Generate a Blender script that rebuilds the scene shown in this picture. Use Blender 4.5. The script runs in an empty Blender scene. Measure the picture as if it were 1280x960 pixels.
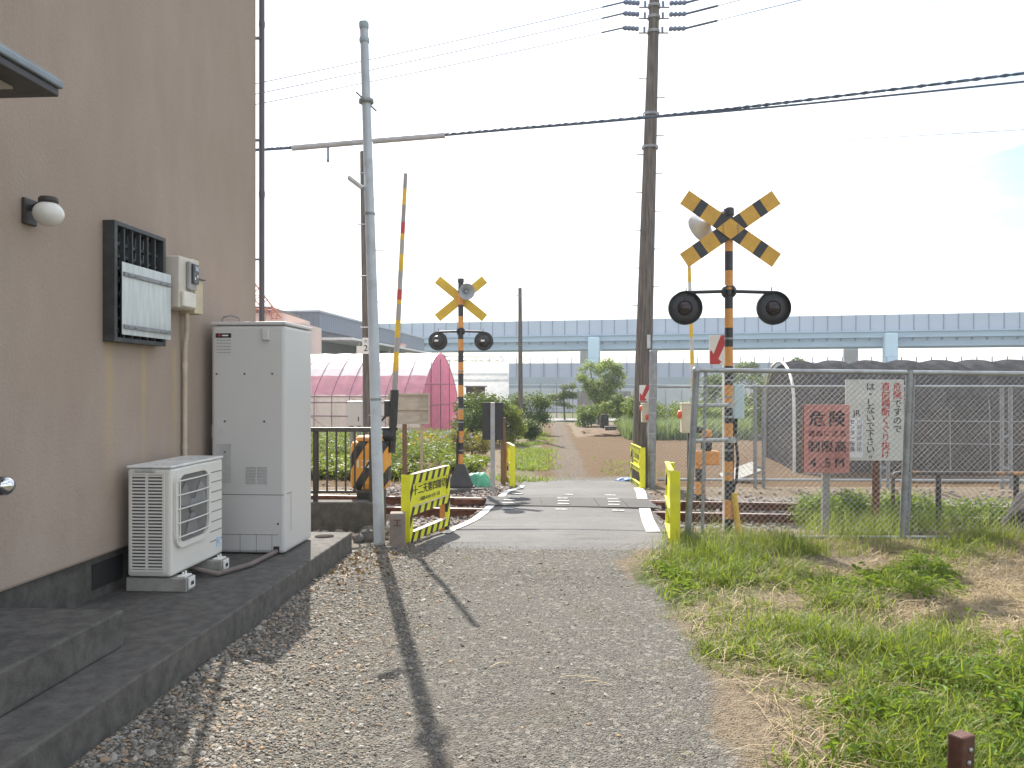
import bpy, bmesh, math, random
import numpy as np
from mathutils import Vector, Matrix, Euler, noise as mnoise
R = math.radians
random.seed(7); rng = np.random.default_rng(7)
S = bpy.context.scene; C = S.collection
FPX = 1000.0; HOR = 483.0; CAMH = 1.6

def P(px, py, d):                       # measured photo direction at a depth -> place in metres
    return Vector(((px-640)*d/FPX, d, CAMH-(py-HOR)*d/FPX))

# ------------------------------------------------------------------ materials
MATS = {}
def nodes(name):
    m = bpy.data.materials.new(name); m.use_nodes = True
    nt = m.node_tree; nt.nodes.clear()
    return m, nt
def N(nt, t, **kw):
    n = nt.nodes.new(t)
    for k, v in kw.items():
        if k.startswith('i_'): n.inputs[k[2:].replace('_', ' ')].default_value = v
        else: setattr(n, k, v)
    return n
def L(nt, a, b): nt.links.new(a, b)
def c4(c): return (c[0], c[1], c[2], 1.0)
def mixc(nt, fac, a, b, blend='MIX'):
    n = nt.nodes.new('ShaderNodeMix'); n.data_type = 'RGBA'; n.blend_type = blend
    for s, v in ((0, fac), (6, a), (7, b)):
        if hasattr(v, 'is_output'): L(nt, v, n.inputs[s])
        elif s == 0: n.inputs[0].default_value = v
        else: n.inputs[s].default_value = c4(v)
    return n.outputs[2]
def math_(nt, op, a, b=None, clamp=False):
    n = nt.nodes.new('ShaderNodeMath'); n.operation = op; n.use_clamp = clamp
    for i, v in enumerate((a, b)):
        if v is None: continue
        if hasattr(v, 'is_output'): L(nt, v, n.inputs[i])
        else: n.inputs[i].default_value = v
    return n.outputs[0]
def ramp(nt, v, a, b):                  # smooth step a..b
    n = nt.nodes.new('ShaderNodeMapRange'); n.interpolation_type = 'SMOOTHSTEP'
    n.inputs[1].default_value = a; n.inputs[2].default_value = b
    L(nt, v, n.inputs[0]); return n.outputs[0]
def noise(nt, co, scale, detail=5, rough=.6):
    n = nt.nodes.new('ShaderNodeTexNoise'); n.inputs['Scale'].default_value = scale
    n.inputs['Detail'].default_value = detail; n.inputs['Roughness'].default_value = rough
    L(nt, co, n.inputs['Vector']); return n.outputs['Fac']
def coord(nt, stretch=None):
    tc = nt.nodes.new('ShaderNodeTexCoord')
    if not stretch: return tc.outputs['Object']
    mp = nt.nodes.new('ShaderNodeMapping'); mp.inputs['Scale'].default_value = stretch
    L(nt, tc.outputs['Object'], mp.inputs[0]); return mp.outputs[0]
def finish(nt, col, rough, metal=0, bump=None, bstr=.3, bdist=.01, alpha=None, spec=.5):
    p = nt.nodes.new('ShaderNodeBsdfPrincipled'); o = nt.nodes.new('ShaderNodeOutputMaterial')
    for k, v in (('Base Color', col), ('Roughness', rough), ('Metallic', metal), ('Alpha', alpha), ('Specular IOR Level', spec)):
        if v is None: continue
        if hasattr(v, 'is_output'): L(nt, v, p.inputs[k])
        else: p.inputs[k].default_value = c4(v) if k == 'Base Color' else v
    if bump is not None:
        b = nt.nodes.new('ShaderNodeBump'); b.inputs['Strength'].default_value = bstr; b.inputs['Distance'].default_value = bdist
        L(nt, bump, b.inputs['Height']); L(nt, b.outputs[0], p.inputs['Normal'])
    L(nt, p.outputs[0], o.inputs[0]); return p
def M(name, col, rough=.6, metal=0, var=.14, vs=5, bump=0, bs=60, dirt=None, da=.45, ds=3, stretch=None, spec=.5, rv=.2):
    if name in MATS: return MATS[name]
    m, nt = nodes(name); co = coord(nt, stretch)
    n1 = noise(nt, co, vs)
    c = mixc(nt, ramp(nt, n1, .3, .7), [x*(1-var) for x in col], [min(1, x*(1+var)) for x in col])
    if dirt:
        n2 = noise(nt, co, ds, 8, .7)
        c = mixc(nt, math_(nt, 'MULTIPLY', ramp(nt, n2, .48, .72), da), c, dirt)
    r = math_(nt, 'ADD', math_(nt, 'MULTIPLY', noise(nt, co, vs*3), rv), rough-rv/2, True)
    b = noise(nt, co, bs, 4, .7) if bump else None
    finish(nt, c, r, metal, b, bump, .01, spec=spec)
    MATS[name] = m; return m
def leafmat(name, c1, c2, trans=.45, rough=.5):
    if name in MATS: return MATS[name]
    m, nt = nodes(name); g = nt.nodes.new('ShaderNodeNewGeometry')
    c = mixc(nt, g.outputs['Random Per Island'], c1, c2)
    p = nt.nodes.new('ShaderNodeBsdfPrincipled'); p.inputs['Roughness'].default_value = rough
    p.inputs['Specular IOR Level'].default_value = .3
    t = nt.nodes.new('ShaderNodeBsdfTranslucent'); x = nt.nodes.new('ShaderNodeMixShader'); x.inputs[0].default_value = trans
    c2_ = mixc(nt, .5, c, (.35, .42, .03), 'MIX')
    L(nt, c, p.inputs['Base Color']); L(nt, c2_, t.inputs[0])
    L(nt, p.outputs[0], x.inputs[1]); L(nt, t.outputs[0], x.inputs[2])
    o = nt.nodes.new('ShaderNodeOutputMaterial'); L(nt, x.outputs[0], o.inputs[0])
    MATS[name] = m; return m
def filmmat(name, col, trans=.5, alpha=1.0, var=.08, rough=.4):
    m, nt = nodes(name); co = coord(nt)
    c = mixc(nt, ramp(nt, noise(nt, co, 2.5), .3, .7), [x*(1-var) for x in col], [min(1, x*(1+var)) for x in col])
    p = nt.nodes.new('ShaderNodeBsdfPrincipled'); p.inputs['Roughness'].default_value = rough
    t = nt.nodes.new('ShaderNodeBsdfTranslucent'); x = nt.nodes.new('ShaderNodeMixShader'); x.inputs[0].default_value = trans
    L(nt, c, p.inputs['Base Color']); L(nt, c, t.inputs[0]); L(nt, p.outputs[0], x.inputs[1]); L(nt, t.outputs[0], x.inputs[2])
    out = x.outputs[0]
    if alpha < 1:
        tr = nt.nodes.new('ShaderNodeBsdfTransparent'); y = nt.nodes.new('ShaderNodeMixShader')
        y.inputs[0].default_value = alpha
        L(nt, tr.outputs[0], y.inputs[1]); L(nt, out, y.inputs[2]); out = y.outputs[0]
    o = nt.nodes.new('ShaderNodeOutputMaterial'); L(nt, out, o.inputs[0]); return m

# ------------------------------------------------------------------ mesh builder
class MB:
    def __init__(s): s.v = []; s.f = []; s.mi = []; s.sm = []
    def add(s, vs, fs, mi=0, smooth=False):
        o = len(s.v); s.v += [tuple(v) for v in vs]
        s.f += [tuple(i+o for i in f) for f in fs]
        s.mi += [mi]*len(fs); s.sm += [smooth]*len(fs); return s
    def box(s, c, size, bev=0, rot=None, mi=0, seg=2):
        b = bmesh.new(); bmesh.ops.create_cube(b, size=1)
        for v in b.verts: v.co = Vector((v.co.x*size[0], v.co.y*size[1], v.co.z*size[2]))
        if bev: bmesh.ops.bevel(b, geom=b.edges[:], offset=min(bev, min(size)*.45), segments=seg, affect='EDGES', profile=.5)
        m = Euler(rot).to_matrix() if rot else Matrix.Identity(3)
        b.verts.index_update()
        s.add([m @ v.co+Vector(c) for v in b.verts], [[v.index for v in f.verts] for f in b.faces], mi, False); b.free(); return s
    def bb(s, lo, hi, bev=0, mi=0):
        return s.box([(a+b)/2 for a, b in zip(lo, hi)], [abs(b-a) for a, b in zip(lo, hi)], bev, None, mi)
    def tube(s, pts, r, n=8, mi=0, cap=True, smooth=True):
        pts = [Vector(p) for p in pts]; k = len(pts)
        rs = r if isinstance(r, (list, tuple)) else [r]*k
        vs = []; up = None
        for i, p in enumerate(pts):
            d = (pts[min(i+1, k-1)]-pts[max(i-1, 0)]).normalized()
            if up is None:
                up = Vector((0, 0, 1)) if abs(d.z) < .9 else Vector((0, 1, 0))
            a = d.cross(up)
            if a.length < 1e-4: a = d.cross(Vector((1, .3, 0)))
            a.normalize(); b = d.cross(a).normalized(); up = -b if False else b.cross(d)*-1 if False else up
            for j in range(n):
                t = 2*math.pi*j/n; vs.append(p+(a*math.cos(t)+b*math.sin(t))*rs[i])
        fs = [(i*n+j, i*n+(j+1) % n, (i+1)*n+(j+1) % n, (i+1)*n+j) for i in range(k-1) for j in range(n)]
        s.add(vs, fs, mi, smooth)
        if cap:
            s.add(vs[:n], [tuple(range(n-1, -1, -1))], mi); s.add(vs[-n:], [tuple(range(n))], mi)
        return s
    def lathe(s, prof, o, axis=(0, 0, 1), n=24, mi=0, smooth=True):     # prof: list of (radius, height)
        q = Vector((0, 0, 1)).rotation_difference(Vector(axis).normalized()); o = Vector(o); vs = []
        for r, h in prof:
            for j in range(n):
                t = 2*math.pi*j/n; vs.append(o+q @ Vector((r*math.cos(t), r*math.sin(t), h)))
        fs = [(i*n+j, i*n+(j+1) % n, (i+1)*n+(j+1) % n, (i+1)*n+j) for i in range(len(prof)-1) for j in range(n)]
        return s.add(vs, fs, mi, smooth)
    def prism(s, poly, ext, mi=0):                                     # poly: 3-D points, ext: vector
        n = len(poly); e = Vector(ext); vs = [Vector(p) for p in poly]+[Vector(p)+e for p in poly]
        fs = [tuple(range(n-1, -1, -1)), tuple(range(n, 2*n))]+[(i, (i+1) % n, n+(i+1) % n, n+i) for i in range(n)]
        return s.add(vs, fs, mi)
    def quad(s, a, b, c, d, mi=0): return s.add([a, b, c, d], [(0, 1, 2, 3)], mi)
    def raw(s, v, f, mi=0, smooth=False):
        return s.add(v, f, mi, smooth)
    def build(s, name, mats, parent=None, loc=None, rot=None, fix=True):
        me = bpy.data.meshes.new(name); me.from_pydata(s.v, [], s.f)
        for m in (mats if isinstance(mats, (list, tuple)) else [mats]): me.materials.append(m)
        me.polygons.foreach_set('material_index', s.mi); me.polygons.foreach_set('use_smooth', s.sm)
        if fix and len(s.f) < 40000:
            b = bmesh.new(); b.from_mesh(me); bmesh.ops.recalc_face_normals(b, faces=b.faces[:]); b.to_mesh(me); b.free()
        me.update(); o = bpy.data.objects.new(name, me); C.objects.link(o)
        if parent: o.parent = parent
        if loc is not None: o.location = loc
        if rot: o.rotation_euler = rot
        return o
def build_each(mb, name, mats, parent):                  # one object per loose piece (clamps, bands, screws)
    par = list(range(len(mb.v)))
    def find(a):
        while par[a] != a: par[a] = par[par[a]]; a = par[a]
        return a
    key = {}
    for i, v in enumerate(mb.v):                          # weld end caps onto their tubes
        k = tuple(round(c, 5) for c in v)
        if k in key: par[find(i)] = find(key[k])
        else: key[k] = i
    for f in mb.f:
        for i in f[1:]: par[find(i)] = find(f[0])
    groups = {}
    for k, f in enumerate(mb.f): groups.setdefault(find(f[0]), []).append(k)
    for ks in groups.values():
        m = MB(); ids = {}
        for k in ks:
            for i in mb.f[k]:
                if i not in ids: ids[i] = len(m.v); m.v.append(mb.v[i])
            m.f.append(tuple(ids[i] for i in mb.f[k])); m.mi.append(mb.mi[k]); m.sm.append(mb.sm[k])
        m.build(name, mats, parent)
def tag(o, label=None, cat=None, group=None, kind=None):
    for k, v in (('label', label), ('category', cat), ('group', group), ('kind', kind)):
        if v: o[k] = v
    return o
def thing(name, label, cat, loc=(0, 0, 0), rz=0, group=None):
    o = bpy.data.objects.new(name, None); C.objects.link(o); o.location = loc; o.rotation_euler = (0, 0, rz)
    o.empty_display_size = .2
    return tag(o, label, cat, group)
def dup(root, loc, rz, label, group=None):
    r = root.copy(); C.objects.link(r); r.location = loc; r.rotation_euler = (0, 0, rz); r['label'] = label
    if group: r['group'] = group
    for ch in list(root.children):
        c = ch.copy(); C.objects.link(c); c.parent = r
        for g in list(ch.children):
            d = g.copy(); C.objects.link(d); d.parent = c
    return r
TXT = {}
def glyphs(mb, body, o, ux, uz, h, mi=0, align='CENTER', wx=1.0, bold=.0, depth=.0015):   # flat lettering as a mesh, o = centre
    key = (body, align)
    if key not in TXT:
        cu = bpy.data.curves.new('lettering', 'FONT'); cu.body = body; cu.align_x = align; cu.align_y = 'CENTER'; cu.size = 1
        cu.resolution_u = 2
        ob = bpy.data.objects.new('lettering', cu); C.objects.link(ob); dg = bpy.context.evaluated_depsgraph_get()
        me = bpy.data.meshes.new_from_object(ob.evaluated_get(dg))
        TXT[key] = ([tuple(v.co) for v in me.vertices], [tuple(p.vertices) for p in me.polygons])
        bpy.data.objects.remove(ob); bpy.data.meshes.remove(me); bpy.data.curves.remove(cu)
    v, f = TXT[key]; ux = Vector(ux); uz = Vector(uz); o = Vector(o); n = ux.cross(uz)*depth
    for k, sh in enumerate((0, -bold, bold) if bold else (0,)):
        mb.add([o+ux*(p[0]*h*wx+sh*h)+uz*(p[1]*h+(sh*.5*h))+n*(1+.25*k) for p in v], f, mi)
    return mb

# ------------------------------------------------------------------ palette
K = {}
def setup_palette():
    K['yel'] = M('amber sign paint', (.62, .34, .035), .45, 0, .1, 8, dirt=(.25, .17, .08), da=.25)
    K['yel2'] = M('yellow board paint', (.70, .68, .02), .5, 0, .06, 8, dirt=(.4, .36, .1), da=.25)
    K['org'] = M('orange band paint', (.60, .265, .06), .5, 0, .1, 8, dirt=(.2, .1, .05), da=.35)
    K['blk'] = M('black paint', (.022, .023, .026), .45, 0, .2, 8, dirt=(.09, .08, .07), da=.35)
    K['blk2'] = M('black rubber', (.018, .018, .02), .6)
    K['galv'] = M('galvanised steel', (.36, .38, .39), .45, .55, .12, 12, dirt=(.2, .15, .11), da=.35, ds=5)
    K['galv2'] = M('dull galvanised steel', (.27, .28, .29), .55, .4, .15, 12, dirt=(.16, .12, .09), da=.5, ds=5)
    K['polegrey'] = M('grey painted steel', (.46, .50, .54), .5, .1, .08, 4, dirt=(.24, .2, .17), da=.35, ds=6)
    K['white'] = M('white paint', (.74, .73, .70), .5, 0, .05, 6, dirt=(.42, .38, .32), da=.3)
    K['red'] = M('faded red paint', (.48, .045, .05), .5, 0, .1, 8)
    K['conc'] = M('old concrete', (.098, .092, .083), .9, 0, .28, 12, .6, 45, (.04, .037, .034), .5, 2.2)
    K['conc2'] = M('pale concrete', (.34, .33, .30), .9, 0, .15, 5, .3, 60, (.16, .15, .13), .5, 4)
    K['wood'] = M('weathered pole wood', (.135, .115, .100), .85, 0, .4, 6, .6, 30, (.05, .04, .035), .6, 5, stretch=(6, 6, .35))
    K['plank'] = M('brown timber', (.16, .09, .055), .8, 0, .3, 6, .4, 30, stretch=(5, 5, .5))
    K['rust'] = M('rusty steel', (.13, .052, .028), .85, .1, .35, 9, .3, 60, (.05, .03, .02), .5, 7)
    K['railtop'] = M('worn rail head', (.40, .33, .29), .4, .7, .15, 12)
    K['ac'] = M('ivory appliance paint', (.68, .66, .61), .40, 0, .015, 2, dirt=(.45, .42, .36), da=.08, ds=2, stretch=(1, 1, .25), rv=.03)
    K['tank'] = M('pale grey appliance paint', (.57, .56, .545), .34, 0, .015, 2, dirt=(.4, .38, .35), da=.05, ds=2, stretch=(1, 1, .25), rv=.03)
    K['seam'] = M('dark seam', (.12, .12, .12), .7)
    K['darkvoid'] = M('dark inside', (.02, .02, .022), .8)
    K['bronze'] = M('dark bronze aluminium', (.05, .045, .042), .45, .3, .15, 8)
    K['beige'] = M('beige box plastic', (.58, .53, .40), .5, 0, .06, 8, dirt=(.3, .26, .18), da=.35)
    K['bluebox'] = M('pale blue box', (.42, .55, .60), .5, 0, .06, 8, dirt=(.3, .3, .28), da=.3)
setup_palette()
def stripes_mat(name, c1, c2, per, slope, duty, ax=0):
    m, nt = nodes(name); tc = nt.nodes.new('ShaderNodeTexCoord'); sp = nt.nodes.new('ShaderNodeSeparateXYZ'); L(nt, tc.outputs['Object'], sp.inputs[0])
    u = math_(nt, 'ADD', math_(nt, 'DIVIDE', sp.outputs[ax], per), math_(nt, 'MULTIPLY', sp.outputs[2], slope/per))
    k = math_(nt, 'LESS_THAN', math_(nt, 'FRACT', u), duty)
    n2 = noise(nt, tc.outputs['Object'], 9, 7, .7)
    c = mixc(nt, k, c1, c2); c = mixc(nt, math_(nt, 'MULTIPLY', ramp(nt, n2, .5, .75), .3), c, (.3, .26, .16))
    finish(nt, c, .5); return m
K['hazard'] = stripes_mat('yellow and black diagonal stripes', (.70, .70, .015), (.018, .018, .018), .165, -.62, .43)
K['hazard_box'] = stripes_mat('orange and black diagonal stripes', (.70, .31, .04), (.022, .022, .024), .26, -.62, .42)

# ------------------------------------------------------------------ ground
def road_l(y): return -.74+.137*(y-9.2)
def road_r(y): return 1.70+.13*(y-9.2)
def track_c(x): return 12.2-.12*(x-.8)
def sstep(a, b, t):
    t = np.clip((t-a)/(b-a), 0, 1); return t*t*(3-2*t)
def nz(x, y, s, seed=0): return mnoise.noise((x*s+seed*17.3, y*s-seed*9.1, seed*3.7))
def zroad(y):
    return -.19*sstep(8, 11.2, y)-.16*sstep(13.2, 15.5, y)-.05*sstep(18, 40, y)
def G(x, y):                            # ground height
    z = float(zroad(y)); off = max(road_l(y)-x, x-road_r(y))
    dt = abs(y-track_c(x))
    if off > 0: z -= .15*float(sstep(0, .25, off))*float(1-sstep(1.7, 2.6, dt))
    elif 7.7 < y < 16.2: z -= .05*float(sstep(0, .2, -off))*float(sstep(8.1, 8.6, y))
    if 1.2 < x < 30 and y < 9: z += .05*nz(x, y, .9, 2)*float(sstep(1.3, 2.2, x))
    if y < 9: z += .014*nz(x, y, 2.2, 5)-.012*float(sstep(.32, .0, abs(abs(x-.0-.05*y+.1)-.62)) if False else 1-sstep(.0, .3, abs(abs(x+.1-.07*y)-.6)))*float(1-sstep(6.5, 7.7, y))
    elif y > 16: z += .035*nz(x, y, .5, 3)+.02*nz(x, y, 2.1, 4)*float(1-sstep(30, 45, y))
    return z
def xpath(y): return 1.08+.046*(y-15)
def build_ground():
    def axis(a, b, st): return list(np.arange(a, b, st))
    xs = [-4000, -1500, -600, -250, -120, -70, -45, -30]+axis(-22, -6, 1)+axis(-6, -3, .3)+axis(-3, 8, .09)+axis(8, 18, .5)+axis(18, 34, 2)+[40, 60, 90, 140, 260, 600, 1500, 4000]
    ys = [-600, -150, -40, -15, -6, -2]+axis(0, 2.6, .3)+axis(2.6, 18, .09)+axis(18, 50, .45)+axis(50, 70, 2)+[75, 85, 100, 130, 180, 260, 500, 1200, 4000]
    nx, ny = len(xs), len(ys); v = []; zone = np.zeros((ny, nx, 4), np.float32)
    for j, y in enumerate(ys):
        for i, x in enumerate(xs):
            v.append((x, y, G(x, y)))
            w = .16*nz(x, y, 1.3, 9)+.05*nz(x, y, 5, 8)
            grav = float(1-sstep(-.15, .15, y-8.3+w))*float(1-sstep(.70, 1.35, x-.03*(y-3.4)+w*1.6))
            if 16 > y > 8 and x < road_r(y)+.1 and x > road_l(y)-.6: grav = max(grav, .8)
            if 15.6 < y < 18.5 and -.2 < x-xpath(y)+.9 < 2.6: grav = max(grav, 1-float(sstep(16, 18.5, y)))
            bal = float(1-sstep(1.6, 2.5, abs(y-track_c(x))+w*1.5))
            if -2.5 < x < 1.0 and 13 < y < 16: bal = max(bal, 1.0)
            if -6 < x < -.6 and 7.9 < y < 12: bal = 1.0
            xp = xpath(y)+.12*nz(0, y, .25, 3)
            soil = 0.0
            if y > 15.5:
                soil = float(sstep(.35, .85, x-xp+w))*float(1-sstep(30, 33, y+w*3))*float(1-sstep(6, 7, x-.22*y))
                soil = max(soil, .8*float(1-sstep(.5, .9, abs(x-xp)+w)))
                grav = max(grav, .5*float(1-sstep(.25, .75, abs(x-xpath(y)-.1)+w*.6)))
                soil = max(soil, .85*float(sstep(1.6, 2.6, xp-x+3*w)))
            grass = 0.0
            if y > 15.5: grass = .5*float(1-sstep(.25, .65, abs(x-xp+1.0)+w*2.5))*float(1-sstep(32, 36, y))
            if y > 44: soil = 0.0; grass = .6
            if y < 11 and x > 1: grass = .48+.9*nz(x, y, .8, 6)-.5*float(sstep(1.75, 2.7, x-.30*(8.2-y)))*float(sstep(4.2, 5.4, y))
            zone[j, i] = (grav, soil, max(0, min(1, grass)), bal)
    f = [(j*nx+i, j*nx+i+1, (j+1)*nx+i+1, (j+1)*nx+i) for j in range(ny-1) for i in range(nx-1)]
    m = MB(); m.add(v, f, 0, True); o = m.build('ground', ground_mat(), fix=False)
    a = o.data.color_attributes.new('zone', 'FLOAT_COLOR', 'POINT'); a.data.foreach_set('color', zone.reshape(-1))
    tag(o, kind='structure')
def ground_mat():
    m, nt = nodes('ground of gravel, soil and dry turf'); co = coord(nt)
    at = nt.nodes.new('ShaderNodeAttribute'); at.attribute_name = 'zone'
    sp = nt.nodes.new('ShaderNodeSeparateColor'); L(nt, at.outputs['Color'], sp.inputs[0])
    nb = noise(nt, co, 2.0, 8, .7); nf = noise(nt, co, 22, 6, .7); nfine = noise(nt, co, 90, 4, .7)
    def mask(v): 
        return ramp(nt, math_(nt, 'ADD', v, math_(nt, 'MULTIPLY', math_(nt, 'SUBTRACT', nf, .5), .9)), .35, .65)
    vo = nt.nodes.new('ShaderNodeTexVoronoi'); vo.inputs['Scale'].default_value = 95; L(nt, co, vo.inputs['Vector'])
    vo2 = nt.nodes.new('ShaderNodeTexVoronoi'); vo2.inputs['Scale'].default_value = 34; L(nt, co, vo2.inputs['Vector'])
    hs = nt.nodes.new('ShaderNodeSeparateColor'); L(nt, vo.outputs['Color'], hs.inputs[0])
    hs2 = nt.nodes.new('ShaderNodeSeparateColor'); L(nt, vo2.outputs['Color'], hs2.inputs[0])
    gravel = mixc(nt, hs.outputs[0], (.075, .067, .055), (.25, .23, .195))
    fineg = mixc(nt, hs.outputs[0], (.082, .077, .067), (.20, .190, .170))
    sx = nt.nodes.new('ShaderNodeSeparateXYZ'); L(nt, co, sx.inputs[0])
    mid = ramp(nt, math_(nt, 'ADD', sx.outputs[0], math_(nt, 'MULTIPLY', math_(nt, 'SUBTRACT', nb, .5), 1.6)), -1.25, -.25)
    gravel = mixc(nt, mid, gravel, fineg)
    gravel = mixc(nt, math_(nt, 'MULTIPLY', ramp(nt, hs2.outputs[0], .86, .92), .6), gravel, (.30, .275, .24))
    gravel = mixc(nt, math_(nt, 'MULTIPLY', ramp(nt, nb, .5, .7), .45), gravel, (.165, .135, .10))
    soil = mixc(nt, ramp(nt, nf, .3, .7), (.08, .048, .022), (.17, .104, .050)); soil = mixc(nt, ramp(nt, nb, .4, .7), soil, (.125, .078, .038))
    green = mixc(nt, ramp(nt, nf, .35, .65), (.045, .07, .016), (.125, .14, .045))
    dry = mixc(nt, ramp(nt, nf, .3, .7), (.125, .096, .064), (.27, .215, .148))
    bal = mixc(nt, hs2.outputs[1], (.12, .10, .085), (.36, .32, .28))
    c = mixc(nt, mask(sp.outputs[2]), dry, green)
    c = mixc(nt, mask(sp.outputs[1]), c, soil)
    c = mixc(nt, mask(at.outputs['Alpha']), c, bal)
    c = mixc(nt, mask(sp.outputs[0]), c, gravel)
    h = math_(nt, 'ADD', math_(nt, 'MULTIPLY', vo.outputs['Distance'], -1.1), math_(nt, 'ADD', math_(nt, 'MULTIPLY', nf, 1.2), math_(nt, 'MULTIPLY', nfine, .5)))
    finish(nt, c, .95, 0, h, .9, .014, spec=.25); return m
build_ground()

def asphalt_mat(name, base, patch):
    m, nt = nodes(name); co = coord(nt); vo = nt.nodes.new('ShaderNodeTexVoronoi'); vo.inputs['Scale'].default_value = 110; L(nt, co, vo.inputs['Vector'])
    hs = nt.nodes.new('ShaderNodeSeparateColor'); L(nt, vo.outputs['Color'], hs.inputs[0])
    nb = noise(nt, co, 1.6, 8, .7); n3 = noise(nt, coord(nt, (.7, 4, 1)), 1.3, 6, .65)
    c = mixc(nt, hs.outputs[0], [x*.7 for x in base], [x*1.35 for x in base])
    c = mixc(nt, math_(nt, 'MULTIPLY', ramp(nt, nb, .42, .68), .7), c, patch)
    c = mixc(nt, math_(nt, 'MULTIPLY', ramp(nt, n3, .55, .66), .55), c, (.055, .053, .052))
    finish(nt, c, .85, 0, vo.outputs['Distance'], .5, .004, spec=.3); return m
def road_sheet():
    m = MB(); v = []; f = []; ys = np.arange(7.75, 16.35, .1); nx = 13
    for j, y in enumerate(ys):
        for i in range(nx):
            t = i/(nx-1); x = road_l(y)*(1-t)+road_r(y)*t
            yy = y+(.07*nz(x, 0, 2.5, 2)+.03*nz(x, 0, 9, 2) if j == 0 else 0)
            f0 = float(sstep(7.75, 8.5, y)); v.append((x, yy, (float(zroad(y))+.012+.012*math.sin(math.pi*t))*f0+(1-f0)*(G(x, yy)-.012+.02*float(sstep(7.75, 7.95, y)))))
    for j in range(len(ys)-1):
        for i in range(nx-1): f.append((j*nx+i, j*nx+i+1, (j+1)*nx+i+1, (j+1)*nx+i))
    m.add(v, f, 0, True)
    # skirts down both sides
    for side in (0, nx-1):
        for j in range(len(ys)-1):
            a = Vector(v[j*nx+side]); b = Vector(v[(j+1)*nx+side]); d = Vector((0, 0, -.25)); m.quad(a, b, b+d, a+d)
    tag(m.build('crossing_road', asphalt_mat('grey worn asphalt', (.105, .103, .102), (.145, .142, .138)), fix=False), kind='structure')
    k = MB()
    for fn, sg, y0, y1 in ((road_l, 1, 8.75, 15.6), (road_r, -1, 8.9, 15.2)):
        ys = np.arange(y0, y1, .2)
        for a, b in zip(ys[:-1], ys[1:]):
            w = .17 if sg < 0 else .12
            def q(y, o): return (fn(y)+sg*o, y, float(zroad(y))+.024)
            k.quad(q(a, .01), q(a, w), q(b, w), q(b, .01))
    wm, nt = nodes('worn white road paint'); co = coord(nt); n = noise(nt, co, 14, 8, .75)
    finish(nt, mixc(nt, ramp(nt, n, .36, .5), (.2, .2, .19), (.70, .69, .66)), .7)
    tag(k.build('edge_lines', wm, fix=False), kind='structure')
    # panels beside and between the rails, with pale marks
    dk = asphalt_mat('dark rubber crossing panels', (.065, .064, .063), (.09, .087, .084)); p = MB(); w = MB()
    def uv(s, t): 
        x = .8+s; return (x, track_c(x)+t)
    def q3(s, t, z):
        x, y = uv(s, t); return (x, y, z)
    for t0, t1 in ((-.47, .47),):
        for k_ in range(6):
            s0 = -1.2+k_*.42
            p.prism([q3(s0+.003, t0, -.172), q3(s0+.415, t0, -.172), q3(s0+.415, t1, -.172), q3(s0+.003, t1, -.172)], (0, 0, .018))
    tag(p.build('crossing_panels', dk), kind='structure')
    for t, ss in ((-.78, (-.95, -.18, .62)), (-.28, (-.95, -.12, .62)), (.02, (-.93, -.1, .66)), (.3, (-.85, -.1, .68)), (.82, (-.8, .02, .7))):
        for s_ in ss:
            z = -.150 if abs(t) < .5 else float(zroad(uv(s_, t)[1]))+.03
            w.prism([q3(s_, t, z), q3(s_+.17, t, z), q3(s_+.175, t+.04, z), q3(s_+.005, t+.04, z)], (0, 0, .004))
    tag(w.build('crossing_markings', wm), kind='structure')
road_sheet()

# ------------------------------------------------------------------ railway track
def track():
    t = thing('railway_track', 'single rusty railway track crossing the lane', 'railway track', (.8, 12.2, -.2), -math.atan(.12))
    prof = [(-.0625, -.153), (.0625, -.153), (.0625, -.14), (.012, -.125), (.012, -.045), (.033, -.035), (.033, 0), (-.033, 0), (-.033, -.035), (-.012, -.045), (-.012, -.125), (-.0625, -.14)]
    for y in (-.567, .567):
        for part in (0,):
            m = MB(); n = len(prof); X0, X1 = -26, 30
            vs = [(X0, y+a, b) for a, b in prof]+[(X1, y+a, b) for a, b in prof]
            m.add(vs, [(i, (i+1) % n, n+(i+1) % n, n+i) for i in range(n)])
            m.mi = [1 if i in (6,) else 0 for i in range(n)]
            m.build('rail', [K['rust'], K['railtop']], t)
    g = MB()                                           # guard rails inside the lane
    for y in (-.46, .46): g.box((0, y, -.05), (3.6, .05, .09), .008)
    g.build('guard_rail', K['rust'], t)
    for k in range(-22, 26):
        x = k*.62
        if -1.4 < x < 1.4: continue
        MB().box((x, 0, -.215+random.uniform(-.006, .006)), (.2, 2.05, .13), .01, (0, 0, random.uniform(-.02, .02))).build('sleeper', K['plank'], t)
track()

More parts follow.
